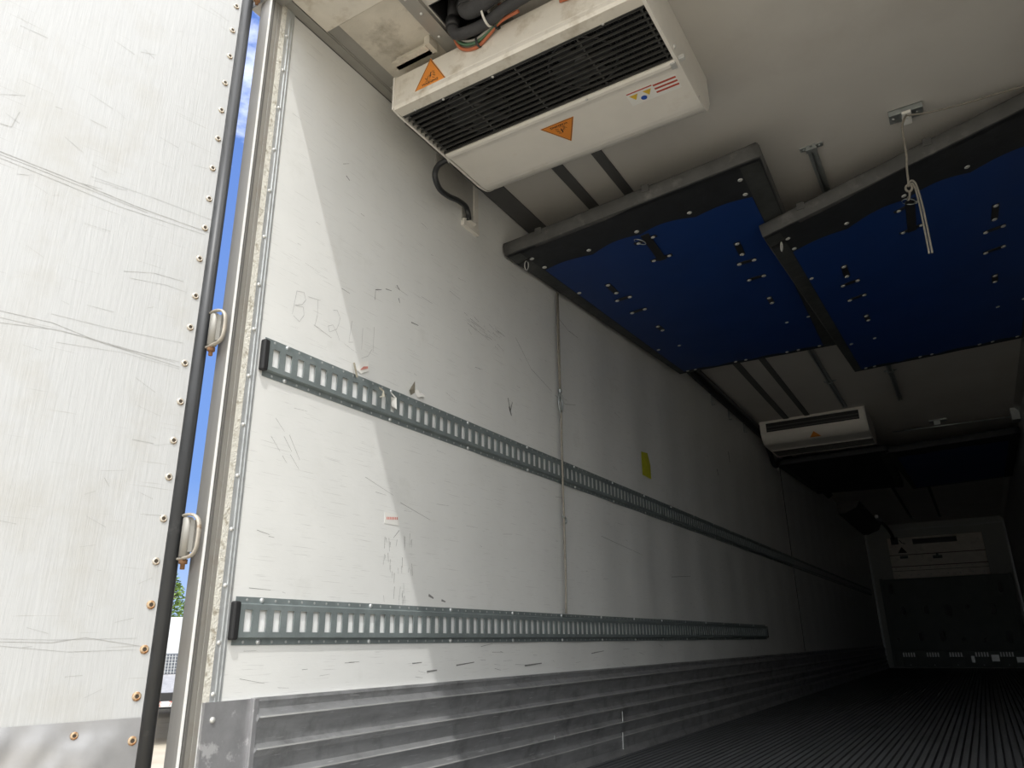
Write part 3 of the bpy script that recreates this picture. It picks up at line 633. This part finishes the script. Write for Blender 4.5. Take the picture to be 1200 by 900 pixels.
for k in range(13):
    m_ = [M_wo, M_wg, M_wr, M_black, M_wg, M_wr][k % 6]; col = ['orange','dark green','pale grey','black','dark green','pale grey'][k % 6]
    y_ = 1.70 - .012*(k % 4); x_ = .66 + .045*k
    pts = [(x_+.055*j, y_+rs.uniform(-.022,.022)+.012*math.sin(j), 2.662+rs.uniform(-.026,.028)) for j in range(5+k % 3)]
    wire(pts, rs.uniform(.0032,.0055), m_, '%s wire in the tangle above the pipes at the unit\'s top edge' % col, group='tangle of %s wires over the near unit' % col)
wire([(.885,1.742,2.600),(.93,1.744,2.596),(.98,1.744,2.602),(1.03,1.738,2.618),(1.08,1.70,2.65)], .0055, M_wo, 'orange wire lying loose on the unit top edge at the right')
for i, (x, y, z, r, m_, lb) in enumerate([(.625,1.685,2.632,.043,M_tie,'pale cable tie around both insulated pipes'), (.556,1.737,2.592,.020,M_black,'black cable tie around the low orange and green wires'), (.640,1.722,2.618,.018,M_black,'black tie on the rising orange wire')]):
    b = MB(); M0 = Matrix.Translation((x,y,z)) @ frame_to((1,0,.1))
    b.lathe([(r, -.004), (r+.002, -.004), (r+.002, .004), (r, .004), (r, -.004)], M0 @ Matrix.Scale(.8, 4, (1,0,0)), 18); b.box((r*.8-.004, -.006, -.006), (r*.8+.008, .006, .006), M0)
    tag(b.build('cable_tie', m_, None, (x,y,z)), lb, 'cable tie')

# second unit, turned the other way
A2 = (1.172+.018, 8.50, 2.480)
ac2 = cooling_unit((1.125, 8.47, 2.480), PI, 'second white cooling unit further in with its outlet slot facing the opening', False)
tri_label(ac2, 'warning_label', basis((1.185-.63, 8.47-7.905, .0), (1,0,0), (0,1,0)) if False else basis((.50, .655, .010), (1,0,0), (0,.9,.42)), .11, 'WARNING')
b = MB(); b.box((.10, .728, .088), (.20, .7285, .112)); o = b.build('instruction_label', M_white, ac2)

# ------------------------------------------------------------ folded insulated partitions under the ceiling
ME_snap = rivet_mesh('snap', [(.0125, 0), (.0125, .002), (.0095, .0042), (.006, .0040), (.005, .0026), (0, .0026)], M_rivet)
def partition(P, label, detail, hue=M_blue, nm='folding_partition', edge=M_edge):
    P = [Vector(p) for p in P]; base = (P[0]+P[1])/2
    t = thing(nm, label, 'partition', base, group='blue and black insulated partitions folded up under the ceiling')
    def B(u, v): return P[0]*(1-u)*(1-v)+P[1]*u*(1-v)+P[2]*(1-u)*v+P[3]*u*v
    N0 = (P[1]-P[0]).cross(P[2]-P[0]).normalized()
    if N0.z < 0: N0 = -N0
    th = .072
    sagn = lambda u, v: -.010*math.sin(PI*u)*(1 if v < .04 else .6)
    def Q(u, v, w): return B(u, v) + N0*(w) - base
    # foam body with rounded, scuffed edge
    b = MB(); prof = [(0, 0), (-.000, .006), (-.006, .020), (-.006, .052), (-.001, .066), (.006, th)]
    nu = 24
    lu = (P[1]-P[0]).length; lv = (P[2]-P[0]).length
    ring = []
    per = [(i/nu, 0, 0, -1) for i in range(nu)] + [(1, i/nu, 1, 0) for i in range(nu)] + [(1-i/nu, 1, 0, 1) for i in range(nu)] + [(0, 1-i/nu, -1, 0) for i in range(nu)]
    rows = []
    for (ou, w) in prof:
        rows.append([b.bm.verts.new(Q(u + (-ou)*du/lu, v + (-ou)*dv/lv, w + .003*noise.noise(Vector((u*9, v*9, w*30))))) for u, v, du, dv in per])
    for A, C in zip(rows, rows[1:]):
        for k in range(len(per)):
            f = b.bm.faces.new((A[k], A[(k+1) % len(per)], C[(k+1) % len(per)], C[k])); f.smooth = True
    b.bm.faces.new(rows[0]); b.bm.faces.new(rows[-1])
    o = b.build('foam_edge', edge, t); o['label'] = 'scuffed dark foam edge'
    # black underside with the flap
    def sheet(name, m_, u0, u1, f0, f1, w, wr=0.0, n1=40, n2=50):
        b = MB(); g = []
        for i in range(n1+1):
            s_ = i/n1; row = []
            for j in range(n2+1):
                q = j/n2; v = f0(s_) + (f1(s_)-f0(s_))*q; a = u0(v) if callable(u0) else u0; c = u1(v) if callable(u1) else u1
                u = a+(c-a)*s_
                wz = w + wr*noise.noise(Vector((u*5, v*9, 2)))
                row.append(b.bm.verts.new(Q(u, v, -wz)))
            g.append(row)
        for i in range(n1):
            for j in range(n2):
                f = b.bm.faces.new((g[i][j], g[i][j+1], g[i+1][j+1], g[i+1][j])); f.smooth = True
        return b.build(name, m_, t)
    sheet('underside', M_vinyl, .004, .996, lambda s: .004, lambda s: .996, .0008, 0, 12, 12)
    cur = lambda s: .100 + .012*abs(math.sin(PI*s*4))*(-1) + .006*math.sin(s*9)
    cur2 = lambda s: .980 - .010*abs(math.sin(PI*s*4))
    sheet('cover', hue, lambda v: .066-.022*v, .922, cur, cur2, .0042, .0022)
    sheet('end_flap', M_vinyl, .062, .925, lambda s: .008, lambda s: cur(s)+.004, .0070, .0010, 40, 6)
    sheet('side_band', M_band, .925, .992, lambda s: .008, lambda s: .99, .0060, .001, 4, 30)
    sheet('side_band', M_band, .006, lambda v: .064-.022*v, lambda s: .008, lambda s: .99, .0058, .001, 4, 30)
    if not detail: return t
    fr = frame_to(-N0, (P[1]-P[0]))
    def snap(u, v, w=.0075, par=None, sc=.95):
        o = bpy.data.objects.new('snap', ME_snap); COL.objects.link(o); M = fr.copy(); M.translation = Q(u, v, -w); o.matrix_basis = M @ Matrix.Scale(sc, 4); o.parent = par or t; return o
    for u, v in [(.074,.042),(.076,.091),(.282,.087),(.49,.083),(.70,.084),(.905,.090),(.911,.041),(.073,.250),(.073,.730),(.916,.250),(.916,.735),(.197,.733),(.800,.742)]: snap(u, v)
    for u in (.073,.124,.387,.452,.707,.775,.90): snap(u, .972)
    def webbing(pts, w, par=t, name='webbing_tab', z=.0064, th_=.003):
        b = MB()
        for (a, c) in zip(pts, pts[1:]):
            A, C = Q(a[0], a[1], -z), Q(c[0], c[1], -z); d = (C-A).normalized(); n = d.cross(N0).normalized()*w/2
            lo = [A-n-d*.012, C-n+d*.012, C+n+d*.012, A+n-d*.012]
            b.face(lo); b.face([p - N0*th_ for p in lo])
            for k in range(4): b.face([lo[k], lo[(k+1) % 4], lo[(k+1) % 4]-N0*th_, lo[k]-N0*th_])
        return b.build(name, M_black, par)
    for u0 in (.205, .785):
        for pts in ([(u0+.005,.255),(u0,.305)], [(u0-.032,.345),(u0+.032,.345)], [(u0-.034,.435),(u0+.034,.433)], [(u0+.002,.560),(u0+.002,.592)]):
            wb = webbing(pts, .032)
            for p_ in pts: snap(p_[0], p_[1], .0096, wb, 1.0)
    wb = webbing([(.505,.108),(.492,.218)], .042, name='lift_strap', th_=.004)
    for u, v in ((.462,.126),(.526,.122),(.459,.214),(.527,.214)):
        snap(u, v, .0096, wb, .85)
    webbing([(.455,.126),(.532,.122)], .026, wb, z=.0062); webbing([(.455,.214),(.530,.214)], .026, wb, z=.0062)
    for (u, v) in (((.474, .118),) if hue is M_blue and label.startswith('left') else ((.500, .104),)):
        b = MB(); M = fr.copy(); M.translation = Q(u, v, -.016); M = M @ Matrix.Rotation(.5, 4, 'X')
        for k in range(20):
            pass
        b.tube([M @ Vector((.033*math.cos(a), .029*math.sin(a), 0)) for a in [k*2*PI/20 for k in range(21)]], .0026, 6, cap=False)
        b.build('lift_ring', M_galv, wb)
    # small eye loops on the outer edge
    b = MB()
    A = Q(.045, .045, -.012)
    b.tube([A + Vector((.004*math.sin(a), .018*math.cos(a), -.018+.024*math.sin(a))) for a in [k*2*PI/16 for k in range(17)]], .0028, 6, cap=False); b.build('corner_ring', M_rivet, t)
    webbing([(.018,.050),(.070,.042)], .03)
    for u in (.16, .60):   # hinge tabs on the near edge
        A = Q(u, -.006/lv, .05); b = MB(); b.box((A.x-.018, A.y-.005, A.z-.010), (A.x+.018, A.y+.004, A.z+.026), bev=.002); b.build('edge_tab', M_edge, t)
    return t
partition([(.01,2.79,2.385),(1.285,2.80,2.48),(.05,5.35,2.53),(1.20,5.47,2.56)], 'left blue and black partition folded up beside the white wall, with scuffed grey edge', True)
partition([(1.155,3.344,2.40),(2.42,3.175,2.60),(1.24,5.988,2.50),(2.42,5.95,2.52)], 'right blue and black partition folded up below the rope cleat', True)
partition([(.03,8.72,2.44),(1.20,8.75,2.46),(.05,11.30,2.52),(1.15,11.45,2.52)], 'dark partition folded up behind the second cooling unit, on the left', False, M_vinyl, edge=M_vinyl)
partition([(1.17,8.80,2.44),(2.42,8.90,2.50),(1.25,11.60,2.50),(2.42,11.50,2.52)], 'dark partition folded up deep in the trailer, on the right', False, edge=M_vinyl)

# ------------------------------------------------------------ ceiling rails, cleat and rope
def rail(y0, y1, x, label, ears):
    L0 = (x, y0, Zc); t = thing('ceiling_rail', label, 'rail', L0)
    b = MB(); b.prism([(x-.019, Zc), (x-.019, Zc-.030), (x-.006, Zc-.030), (x-.006, Zc-.010), (x+.006, Zc-.010), (x+.006, Zc-.030), (x+.019, Zc-.030), (x+.019, Zc)], 'y', y0, y1)
    place(b.build('channel', M_galv if y0 < 4 else M_grey, t, L0), L0)
    for y in ears:
        b = MB()
        for s in (-1, 1):
            cx = x+s*.034; b.box((cx-.016, y-.014, Zc-.006), (cx+.016, y+.014, Zc))
            b.lathe([(.008, 0), (.007, .004), (0, .005)], Matrix.Translation((cx, y, Zc-.006)) @ frame_to((0,0,-1)), 8)
        b.box((x-.024, y-.03, Zc-.034), (x+.024, y-.004, Zc-.022))
        place(b.build('mounting_ear', M_galv, t, L0), L0)
    return t
rail(3.17, 7.64, 1.452, 'dark ceiling rail with two mounting ears showing between the blue partitions', [3.19, 6.75])
rail(3.30, 7.60, .965, 'dark ceiling rail ending near the second cooling unit', [6.75])
rail(11.9, 16.0, .948, 'left dark ceiling rail near the front wall', [15.9])
rail(11.9, 16.1, 1.418, 'right dark ceiling rail near the front wall', [16.0])
t = thing('rope_cleat', 'small metal plate with a white clip holding the rope to the ceiling', 'cleat', (1.85, 3.19, Zc))
cl = (1.85, 3.19, Zc)
b = MB(); b.box((1.783, 3.150, Zc-.004), (1.915, 3.215, Zc)); b.box((1.783, 3.118, Zc-.028), (1.915, 3.124, Zc), bev=.001); b.box((1.783,3.118,Zc-.004),(1.915,3.16,Zc)); place(b.build('plate', M_galv, t, cl), cl)
b = MB(); b.box((1.832, 3.112, Zc-.040), (1.868, 3.200, Zc-.026), bev=.003); b.box((1.832, 3.185, Zc-.03), (1.868, 3.2, Zc)); place(b.build('clip', M_white, t, cl), cl)
for x in (1.800, 1.892): put(ME_riv, 'screw', (x, 3.18, Zc-.004), (0,0,-1), t, cl)
put(ME_riv, 'screw', (1.85, 3.15, Zc-.040), (0,0,-1), t, cl)
t = thing('rope', 'grey rope hanging doubled from the ceiling cleat to the right partition', 'rope', (1.85, 3.11, 2.67))
rb = (1.85, 3.11, 2.67)
b = MB(); b.tube(smooth_path([(1.850,3.13,2.672),(1.838,3.105,2.640),(1.823,3.10,2.600),(1.818,3.10,2.52),(1.815,3.10,2.460),(1.806,3.10,2.40),(1.800,3.10,2.335),(1.797,3.10,2.310)], 5), .0045, 8)
b.tube(smooth_path([(1.850,3.13,2.670),(1.93,3.15,2.664),(2.05,3.175,2.668),(2.20,3.20,2.680),(2.34,3.22,2.686)], 5), .0042, 8)
place(b.build('cord', M_rope, t, rb), rb)
b = MB(); b.tube(smooth_path([(1.797,3.10,2.318),(1.806,3.098,2.332),(1.818,3.098,2.330),(1.826,3.098,2.300),(1.830,3.098,2.20),(1.828,3.098,2.08),(1.826,3.098,1.988)], 6), .0040, 8)
b.tube(smooth_path([(1.797,3.106,2.314),(1.808,3.106,2.326),(1.815,3.104,2.318),(1.820,3.104,2.28),(1.820,3.104,2.18),(1.817,3.104,2.05),(1.815,3.100,1.990)], 6), .0040, 8)
place(b.build('hanging_tail', M_rope, t, rb), rb)
b = MB(); b.tube([(1.797+.012*math.cos(a), 3.102, 2.305+.016*math.sin(a)) for a in [k*2*PI/14 for k in range(15)]], .0050, 7, cap=False)
b.tube(smooth_path([(1.797,3.102,2.290),(1.790,3.11,2.26),(1.785,3.16,2.285),(1.79,3.22,2.33)], 5), .0045, 7); place(b.build('knot', M_rope, t, rb), rb)
# snap hook
# ------------------------------------------------------------ strap hanging on the left wall
hs = (.026, 3.30, 2.35); t = thing('hanging_cord', 'thin cord with a snap hook hanging down the white wall over both tracks', 'cord', hs)
b = MB(); b.tube([(.024,3.325,2.40),(.024,3.312,2.05),(.026,3.311,1.80)], .0045, 7); b.tube([(.024,3.337,2.40),(.026,3.325,2.05),(.026,3.317,1.80)], .0045, 7); place(b.build('upper_cord', M_rope, t, hs), hs)
b = MB(); b.tube(smooth_path([(.028,3.313,1.70),(.026,3.306,1.4),(.026,3.302,1.1),(.028,3.294,.85),(.026,3.287,.675)], 5), .0055, 7); place(b.build('lower_cord', M_rope, t, hs), hs)
b = MB(); b.tube(smooth_path([(.026,3.314,1.80),(.026,3.300,1.775),(.026,3.294,1.735),(.026,3.305,1.695),(.026,3.325,1.695),(.026,3.336,1.735),(.026,3.328,1.775),(.026,3.314,1.80)], 5), .0045, 7, cap=False)
b.tube([(.026,3.314,1.78),(.026,3.316,1.70)], .0030, 6); b.lathe([(.010,-.01),(.010,.01)], Matrix.Translation((.026,3.314,1.81)), 8); place(b.build('snap_hook', M_galv, t, hs), hs)
b = MB(); b.tube(smooth_path([(.026,3.29,1.14),(.026,3.322,1.135),(.026,3.325,1.112),(.026,3.30,1.105)], 5), .0045, 7); place(b.build('small_hook', M_galv, t, hs), hs)
# bundle of cables in the wall and ceiling corner before the second unit
t = thing('cable_bundle', 'black cable bundle along the ceiling corner ending in loops below the second unit', 'cables', (.04, 5.6, 2.64))
cb = (.04,5.6,2.64)
b = MB(); b.tube(smooth_path([(.045,5.35,2.655),(.045,6.2,2.65),(.05,7.0,2.648),(.06,7.6,2.64),(.08,7.9,2.60),(.06,8.3,2.50),(.05,8.45,2.42),(.06,8.55,2.40),(.08,8.6,2.46)], 6), .024, 9); place(b.build('cable', M_black, t, cb), cb)
b = MB(); b.tube(smooth_path([(.09,5.35,2.675),(.09,6.8,2.672),(.10,7.7,2.66)], 6), .014, 8); place(b.build('cable', M_grey, t, cb), cb)
for y in (6.35, 6.9, 7.45):
    b = MB(); b.box((.0, y, 2.56), (.006, y+.02, 2.68)); b.box((0, y, 2.55), (.03, y+.02, 2.556)); place(b.build('cable_hook', M_galv, t, cb), cb)
b = MB(); b.tube([(.06, 8.62+.03*math.cos(a), 2.42+.06*math.sin(a)) for a in [k*2*PI/16 for k in range(17)]], .005, 6, cap=False); tag(b.build('steel_ring', M_rivet, None, (.06,8.62,2.48)), 'steel ring hanging at the left corner of the dark partition', 'ring')
# lashing bar below the ceiling deep inside
t = thing('lashing_bar', 'thin steel bar running across under the ceiling before the right dark partition', 'bar', (1.9, 8.70, 2.62))
b = MB(); b.tube([(1.28,8.68,2.635),(2.43,8.72,2.635)], .007, 8); place(b.build('bar', M_galv, t, (1.9,8.70,2.62)), (1.9,8.70,2.62))
b = MB(); b.box((1.68,8.66,2.645),(1.74,8.74,2.70)); b.box((1.64,8.66,2.690),(1.80,8.74,2.705)); place(b.build('bar_bracket', M_galv, t, (1.9,8.70,2.62)), (1.9,8.70,2.62)); b = MB(); b.box((2.36,8.62,2.58),(2.43,8.76,2.70)); place(b.build('end_bracket', M_galv, t, (1.9,8.70,2.62)), (1.9,8.70,2.62))
# air duct along the ceiling corner near the front wall
t = thing('air_duct', 'grey boxed duct in the far left ceiling corner', 'duct', (.25, 14.5, Zc))
b = MB(); b.prism([(.004, 2.52), (.10, 2.52), (.30, 2.60), (.36, Zc-.002), (0.004, Zc-.002)], 'y', 13.4, 16.6); place(b.build('duct_body', M_grey, t, (.25,14.5,Zc)), (.25,14.5,Zc))
b = MB(); b.tube(smooth_path([(.42,15.2,2.62),(.47,15.8,2.60),(.50,16.2,2.55),(.52,16.5,2.48),(.53,16.62,2.40)], 5), .03, 8); place(b.build('cable', M_black, t, (.25,14.5,Zc)), (.25,14.5,Zc))
b = MB(); b.box((.42,14.9,2.60),(.47,15.6,2.66)); place(b.build('junction_block', M_galvl, t, (.25,14.5,Zc)), (.25,14.5,Zc))

# ------------------------------------------------------------ front wall: unit and bulkhead
fy = Yb - .10
t = thing('front_cooling_unit', 'soiled white panelled cooling unit on the far front wall', 'cooling unit', (1.22, Yb, 1.64)); fb = (1.22, Yb, 1.64)
b = MB(); b.box((.405, fy, 1.645), (2.035, Yb-.002, 2.425), bev=.008); place(b.build('housing', mat('soiled_grey_white', (.86,.81,.73), .5, var=.12, vscale=7, dirt=(.6,.56,.50), dscale=6), t, fb), fb)
b = MB(); b.box((.40, fy-.004, 2.083), (2.04, fy, 2.095)); b.box((.40, fy-.004, 1.862), (2.04, fy, 1.874)); b.box((.40, fy-.004, 1.782), (2.04, fy, 1.788)); place(b.build('panel_seam', M_ink, t, fb), fb)
b = MB(); b.box((.85, fy-.010, 2.285), (1.61, fy, 2.385), bev=.004); o = place(b.build('air_slot', M_black, t, fb), fb)
b = MB(); b.face([(.56,fy-.002,2.13),(.72,fy-.002,2.13),(.64,fy-.002,2.25)]); o = place(b.build('warning_label', M_ink, t, fb), fb); o['label'] = 'dark triangular warning label'
b = MB(); b.box((.58,fy-.003,2.02),(.72,fy,2.07)); b.box((1.15,fy-.003,1.99),(1.31,fy,2.045)); b.box((1.21,fy-.003,2.045),(1.25,fy,2.09)); place(b.build('label', M_dark, t, fb), fb)
rs = random.Random(2)
for k in range(16):
    x = .46 + 1.5*(k % 8)/7; z = 1.70 if k < 8 else 1.83; put(ME_riv, 'bolt', (x+rs.uniform(-.05,.05), fy, z), (0,-1,0), t, fb, 2.2).data = ME_riv
b = MB(); b.box((.47,fy-.02,2.30),(.60,fy,2.44)); b.tube([(.62,fy-.01,2.38),(.66,fy-.015,2.32),(.72,fy-.01,2.30)], .008, 6); place(b.build('cable_entry', M_black, t, fb), fb)
t = thing('front_bulkhead', 'dark moulded plastic bulkhead with oval slots below the front cooling unit', 'bulkhead', (1.22, Yb, 0)); fb = (1.22, Yb, 0)
b = MB(); b.box((.16, Yb-.06, .30), (2.32, Yb-.002, 1.64), bev=.012); b.box((.16, Yb-.055, .02), (2.32, Yb-.002, .32)); b.box((.16, Yb-.066, 1.27), (2.32, Yb-.058, 1.285))
b.box((.135, Yb-.075, .02), (.19, Yb-.002, 1.66), bev=.008); b.box((2.30, Yb-.075, .02), (2.36, Yb-.002, 1.66), bev=.008)
place(b.build('bulkhead_panel', M_dark, t, fb), fb)
for x, z, w, h in [(.315,1.454,.055,.13),(2.134,1.404,.055,.13),(.466,1.047,.05,.11),(.846,1.042,.05,.10),(1.222,1.01,.062,.125),(1.559,1.073,.045,.045),(1.949,1.022,.05,.11),(.295,.521,.045,.045),(.679,.56,.05,.11),(1.043,.546,.05,.11),(1.375,.497,.045,.045),(1.723,.491,.045,.045),(2.104,.535,.05,.11)]:
    b = MB(); n = 20; yy = Yb-.063
    o_ = [(x+w*math.cos(a), z+(h-w)*(1 if math.sin(a) > 0 else -1)*(abs(math.sin(a)) > .01)+w*math.sin(a)) for a in [k*2*PI/n for k in range(n)]]
    i_ = [(x+(px-x)*.6, z+(pz-z)*.72) for px, pz in o_]
    for k in range(n):
        k2 = (k+1) % n; b.face([(o_[k][0],yy,o_[k][1]),(o_[k2][0],yy,o_[k2][1]),(i_[k2][0],yy-.010,i_[k2][1]),(i_[k][0],yy-.010,i_[k][1])])
    b.mi = 1; b.face([(p_[0], yy-.001, p_[1]) for p_ in i_])
    place(b.build('slot', [M_dark, M_black], t, fb), fb)
for i, x in enumerate([.426,.83,1.206,1.622,2.009]):
    b = MB(); b.box((x-.13, Yb-.10, .03), (x+.13, Yb-.05, .20), bev=.006); b.mi = 1
    for k in range(5): b.box((x-.105+k*.045, Yb-.085, .20), (x-.085+k*.045, Yb-.06, .275))
    b.box((x-.008, Yb-.108, .05), (x+.008, Yb-.098, .066))
    place(b.build('drain_foot', [M_dark, M_galvl], t, fb), fb)
b = MB(); b.box((1.44, Yb-.08, .10), (1.50, Yb-.06, .21)); b.box((1.76, Yb-.08, .12), (1.88, Yb-.06, .23)); b.box((2.14, Yb-.08, .10), (2.40, Yb-.06, .19)); o = place(b.build('light_plate', M_galvl, t, fb), fb); o['label'] = 'bare metal strips'

# ------------------------------------------------------------ outside, seen through the hinge gap
GZ = -1.25
b = MB(); n = 60; g = []
for i in range(n+1):
    row = []
    for j in range(n+1):
        x = -70 + 140*i/n; y = -60 + 140*j/n; row.append(b.bm.verts.new((x, y, GZ + .03*noise.noise(Vector((x*.7, y*.7, 0))))))
    g.append(row)
for i in range(n):
    for j in range(n):
        f = b.bm.faces.new((g[i][j], g[i+1][j], g[i+1][j+1], g[i][j+1])); f.smooth = True
ground = b.build('ground', M_sand, normals=True); struct(ground)
def wheel(M, par):
    w = MB(); w.lathe([(.28, -.13), (.47, -.13), (.51, -.09), (.51, .09), (.47, .13), (.28, .13)], M, 28); o = w.build('wheel', M_rubber, par)
    w = MB(); w.lathe([(0, .06), (.10, .08), (.12, .10), (.20, .06), (.28, .10), (.29, .12)], M, 24); w.lathe([(0, -.06), (.12, -.10), (.28, -.10)], M, 24); w.build('rim', M_galvl, o); return o
# flatbed: rear edge towards us
fo = Vector((-12.4, 10.1, GZ)); ang = math.atan2(-1.0, 1.42) + PI/2 + .10   # length runs away from the camera
t = thing('flatbed_trailer', 'pale flatbed trailer with black rear bumper parked beyond the door gap', 'flatbed trailer', fo, math.radians(54.5)); 
b = MB(); b.box((-1.25, 0, .90), (1.25, 12.5, .98)); b.build('deck', M_deck, t)
b = MB(); b.box((-1.27, -.06, .68), (1.27, 0, .98), bev=.01); b.box((-1.27,.0,.76),(-1.20,12.5,.92)); b.box((1.20,0,.76),(1.27,12.5,.92)); b.box((-.45,.3,.72),(-.33,12,.9)); b.box((.33,.3,.72),(.45,12,.9)); fr_ = b.build('frame', M_black, t)
b = MB(); b.box((-1.25, -.075, .72), (1.25, -.061, .82)); o = b.build('number_plate', M_white, t); o['label'] = 'white strip with red figures'
for k in range(9):
    lettering('72', .13, basis((-1.0+.25*k, -.077, .77), (1,0,0), (0,0,1)), M_red, 'lettering', o)
b = MB(); b.box((-1.25, 12.4, .98), (1.25, 12.48, 1.66)); b.build('headboard', M_mesh, t)
b = MB()
for k in range(26): b.box((-1.22+.096*k, 12.38, 1.0), (-1.20+.096*k, 12.40, 1.62))
for k in range(6): b.box((-1.22, 12.375, 1.05+.10*k), (1.22, 12.395, 1.062+.10*k))
b.build('mesh_guard', M_galvl, t)
for y in (7.6, 8.8):
    for x in (-1.05, 1.05): wheel(Matrix.Translation((x, y, .40)) @ frame_to((1 if x > 0 else -1, 0, 0)) @ Matrix.Scale(.77, 4), t)
b = MB(); b.box((-.9, 11.0, 0), (-.78, 11.12, .9)); b.box((.78, 11.0, 0), (.9, 11.12, .9)); b.build('landing_leg', M_galv, t)
t = thing('box_trailer', 'white box trailer standing behind the flatbed below the tree', 'box trailer', (-36, 25, GZ), math.radians(40))
b = MB(); b.box((-6.5, 0, 1.1), (7.5, 2.5, 3.42), bev=.03); b.build('box_body', M_boxw, t)
b = MB(); b.box((-6.5, -.02, 1.0), (7.5, 0, 1.14)); b.box((-6.4,.3,.8),(7.4,2.2,1.1)); b.build('side_rail', M_galv, t)
for x in (-5.2, -3.9):
    for y in (.2, 2.3): wheel(Matrix.Translation((x, y, .51)) @ frame_to((0, -1 if y < 1 else 1, 0)), t)
b = MB(); b.box((4.6,.4,0),(4.75,.55,1.1)); b.box((4.6,1.95,0),(4.75,2.1,1.1)); b.build('landing_leg', M_galv, t)
def tree(loc, h, r, seed, label):
    rs = random.Random(seed); t = thing('tree', label, 'tree', loc, 0)
    b = MB(); b.tube([(0,0,0),(.1,0,h*.4),(0,.1,h*.8)], [.28,.2,.07], 8)
    for k in range(7):
        a = k*.9+seed; b.tube([(.05,0,h*(.3+.07*k)), (r*.6*math.cos(a), r*.6*math.sin(a), h*(.42+.07*k))], [.09,.03], 6)
    b.build('trunk', M_bark, t)
    b = MB()
    for k in range(5200):
        u = rs.random(); zz_ = h*(.22+.80*u); rr = r*(1-abs(u-.35)**1.3*1.15)*(.35+.65*rs.random()**.5)*(.85+.3*noise.noise(Vector((seed, u*4, k % 9))))
        a = rs.uniform(0, 2*PI); c = Vector((rr*math.cos(a), rr*math.sin(a), zz_)); s_ = rs.uniform(.10,.22)
        d1 = Vector((rs.uniform(-1,1), rs.uniform(-1,1), rs.uniform(-.6,.6))).normalized()*s_; d2 = Vector((rs.uniform(-1,1), rs.uniform(-1,1), rs.uniform(-.6,.6))).normalized()*s_*.6
        b.face([c-d1, c+d2, c+d1, c-d2])
    b.build('foliage', M_leaf, t, normals=False)
tree((-46.5, 31.8, GZ), 7.4, 3.3, 3, 'round green tree showing in the gap above the white box trailer')
tree((-51.5, 34.5, GZ), 6.4, 2.9, 8, 'lower green tree standing further back behind the box trailer')
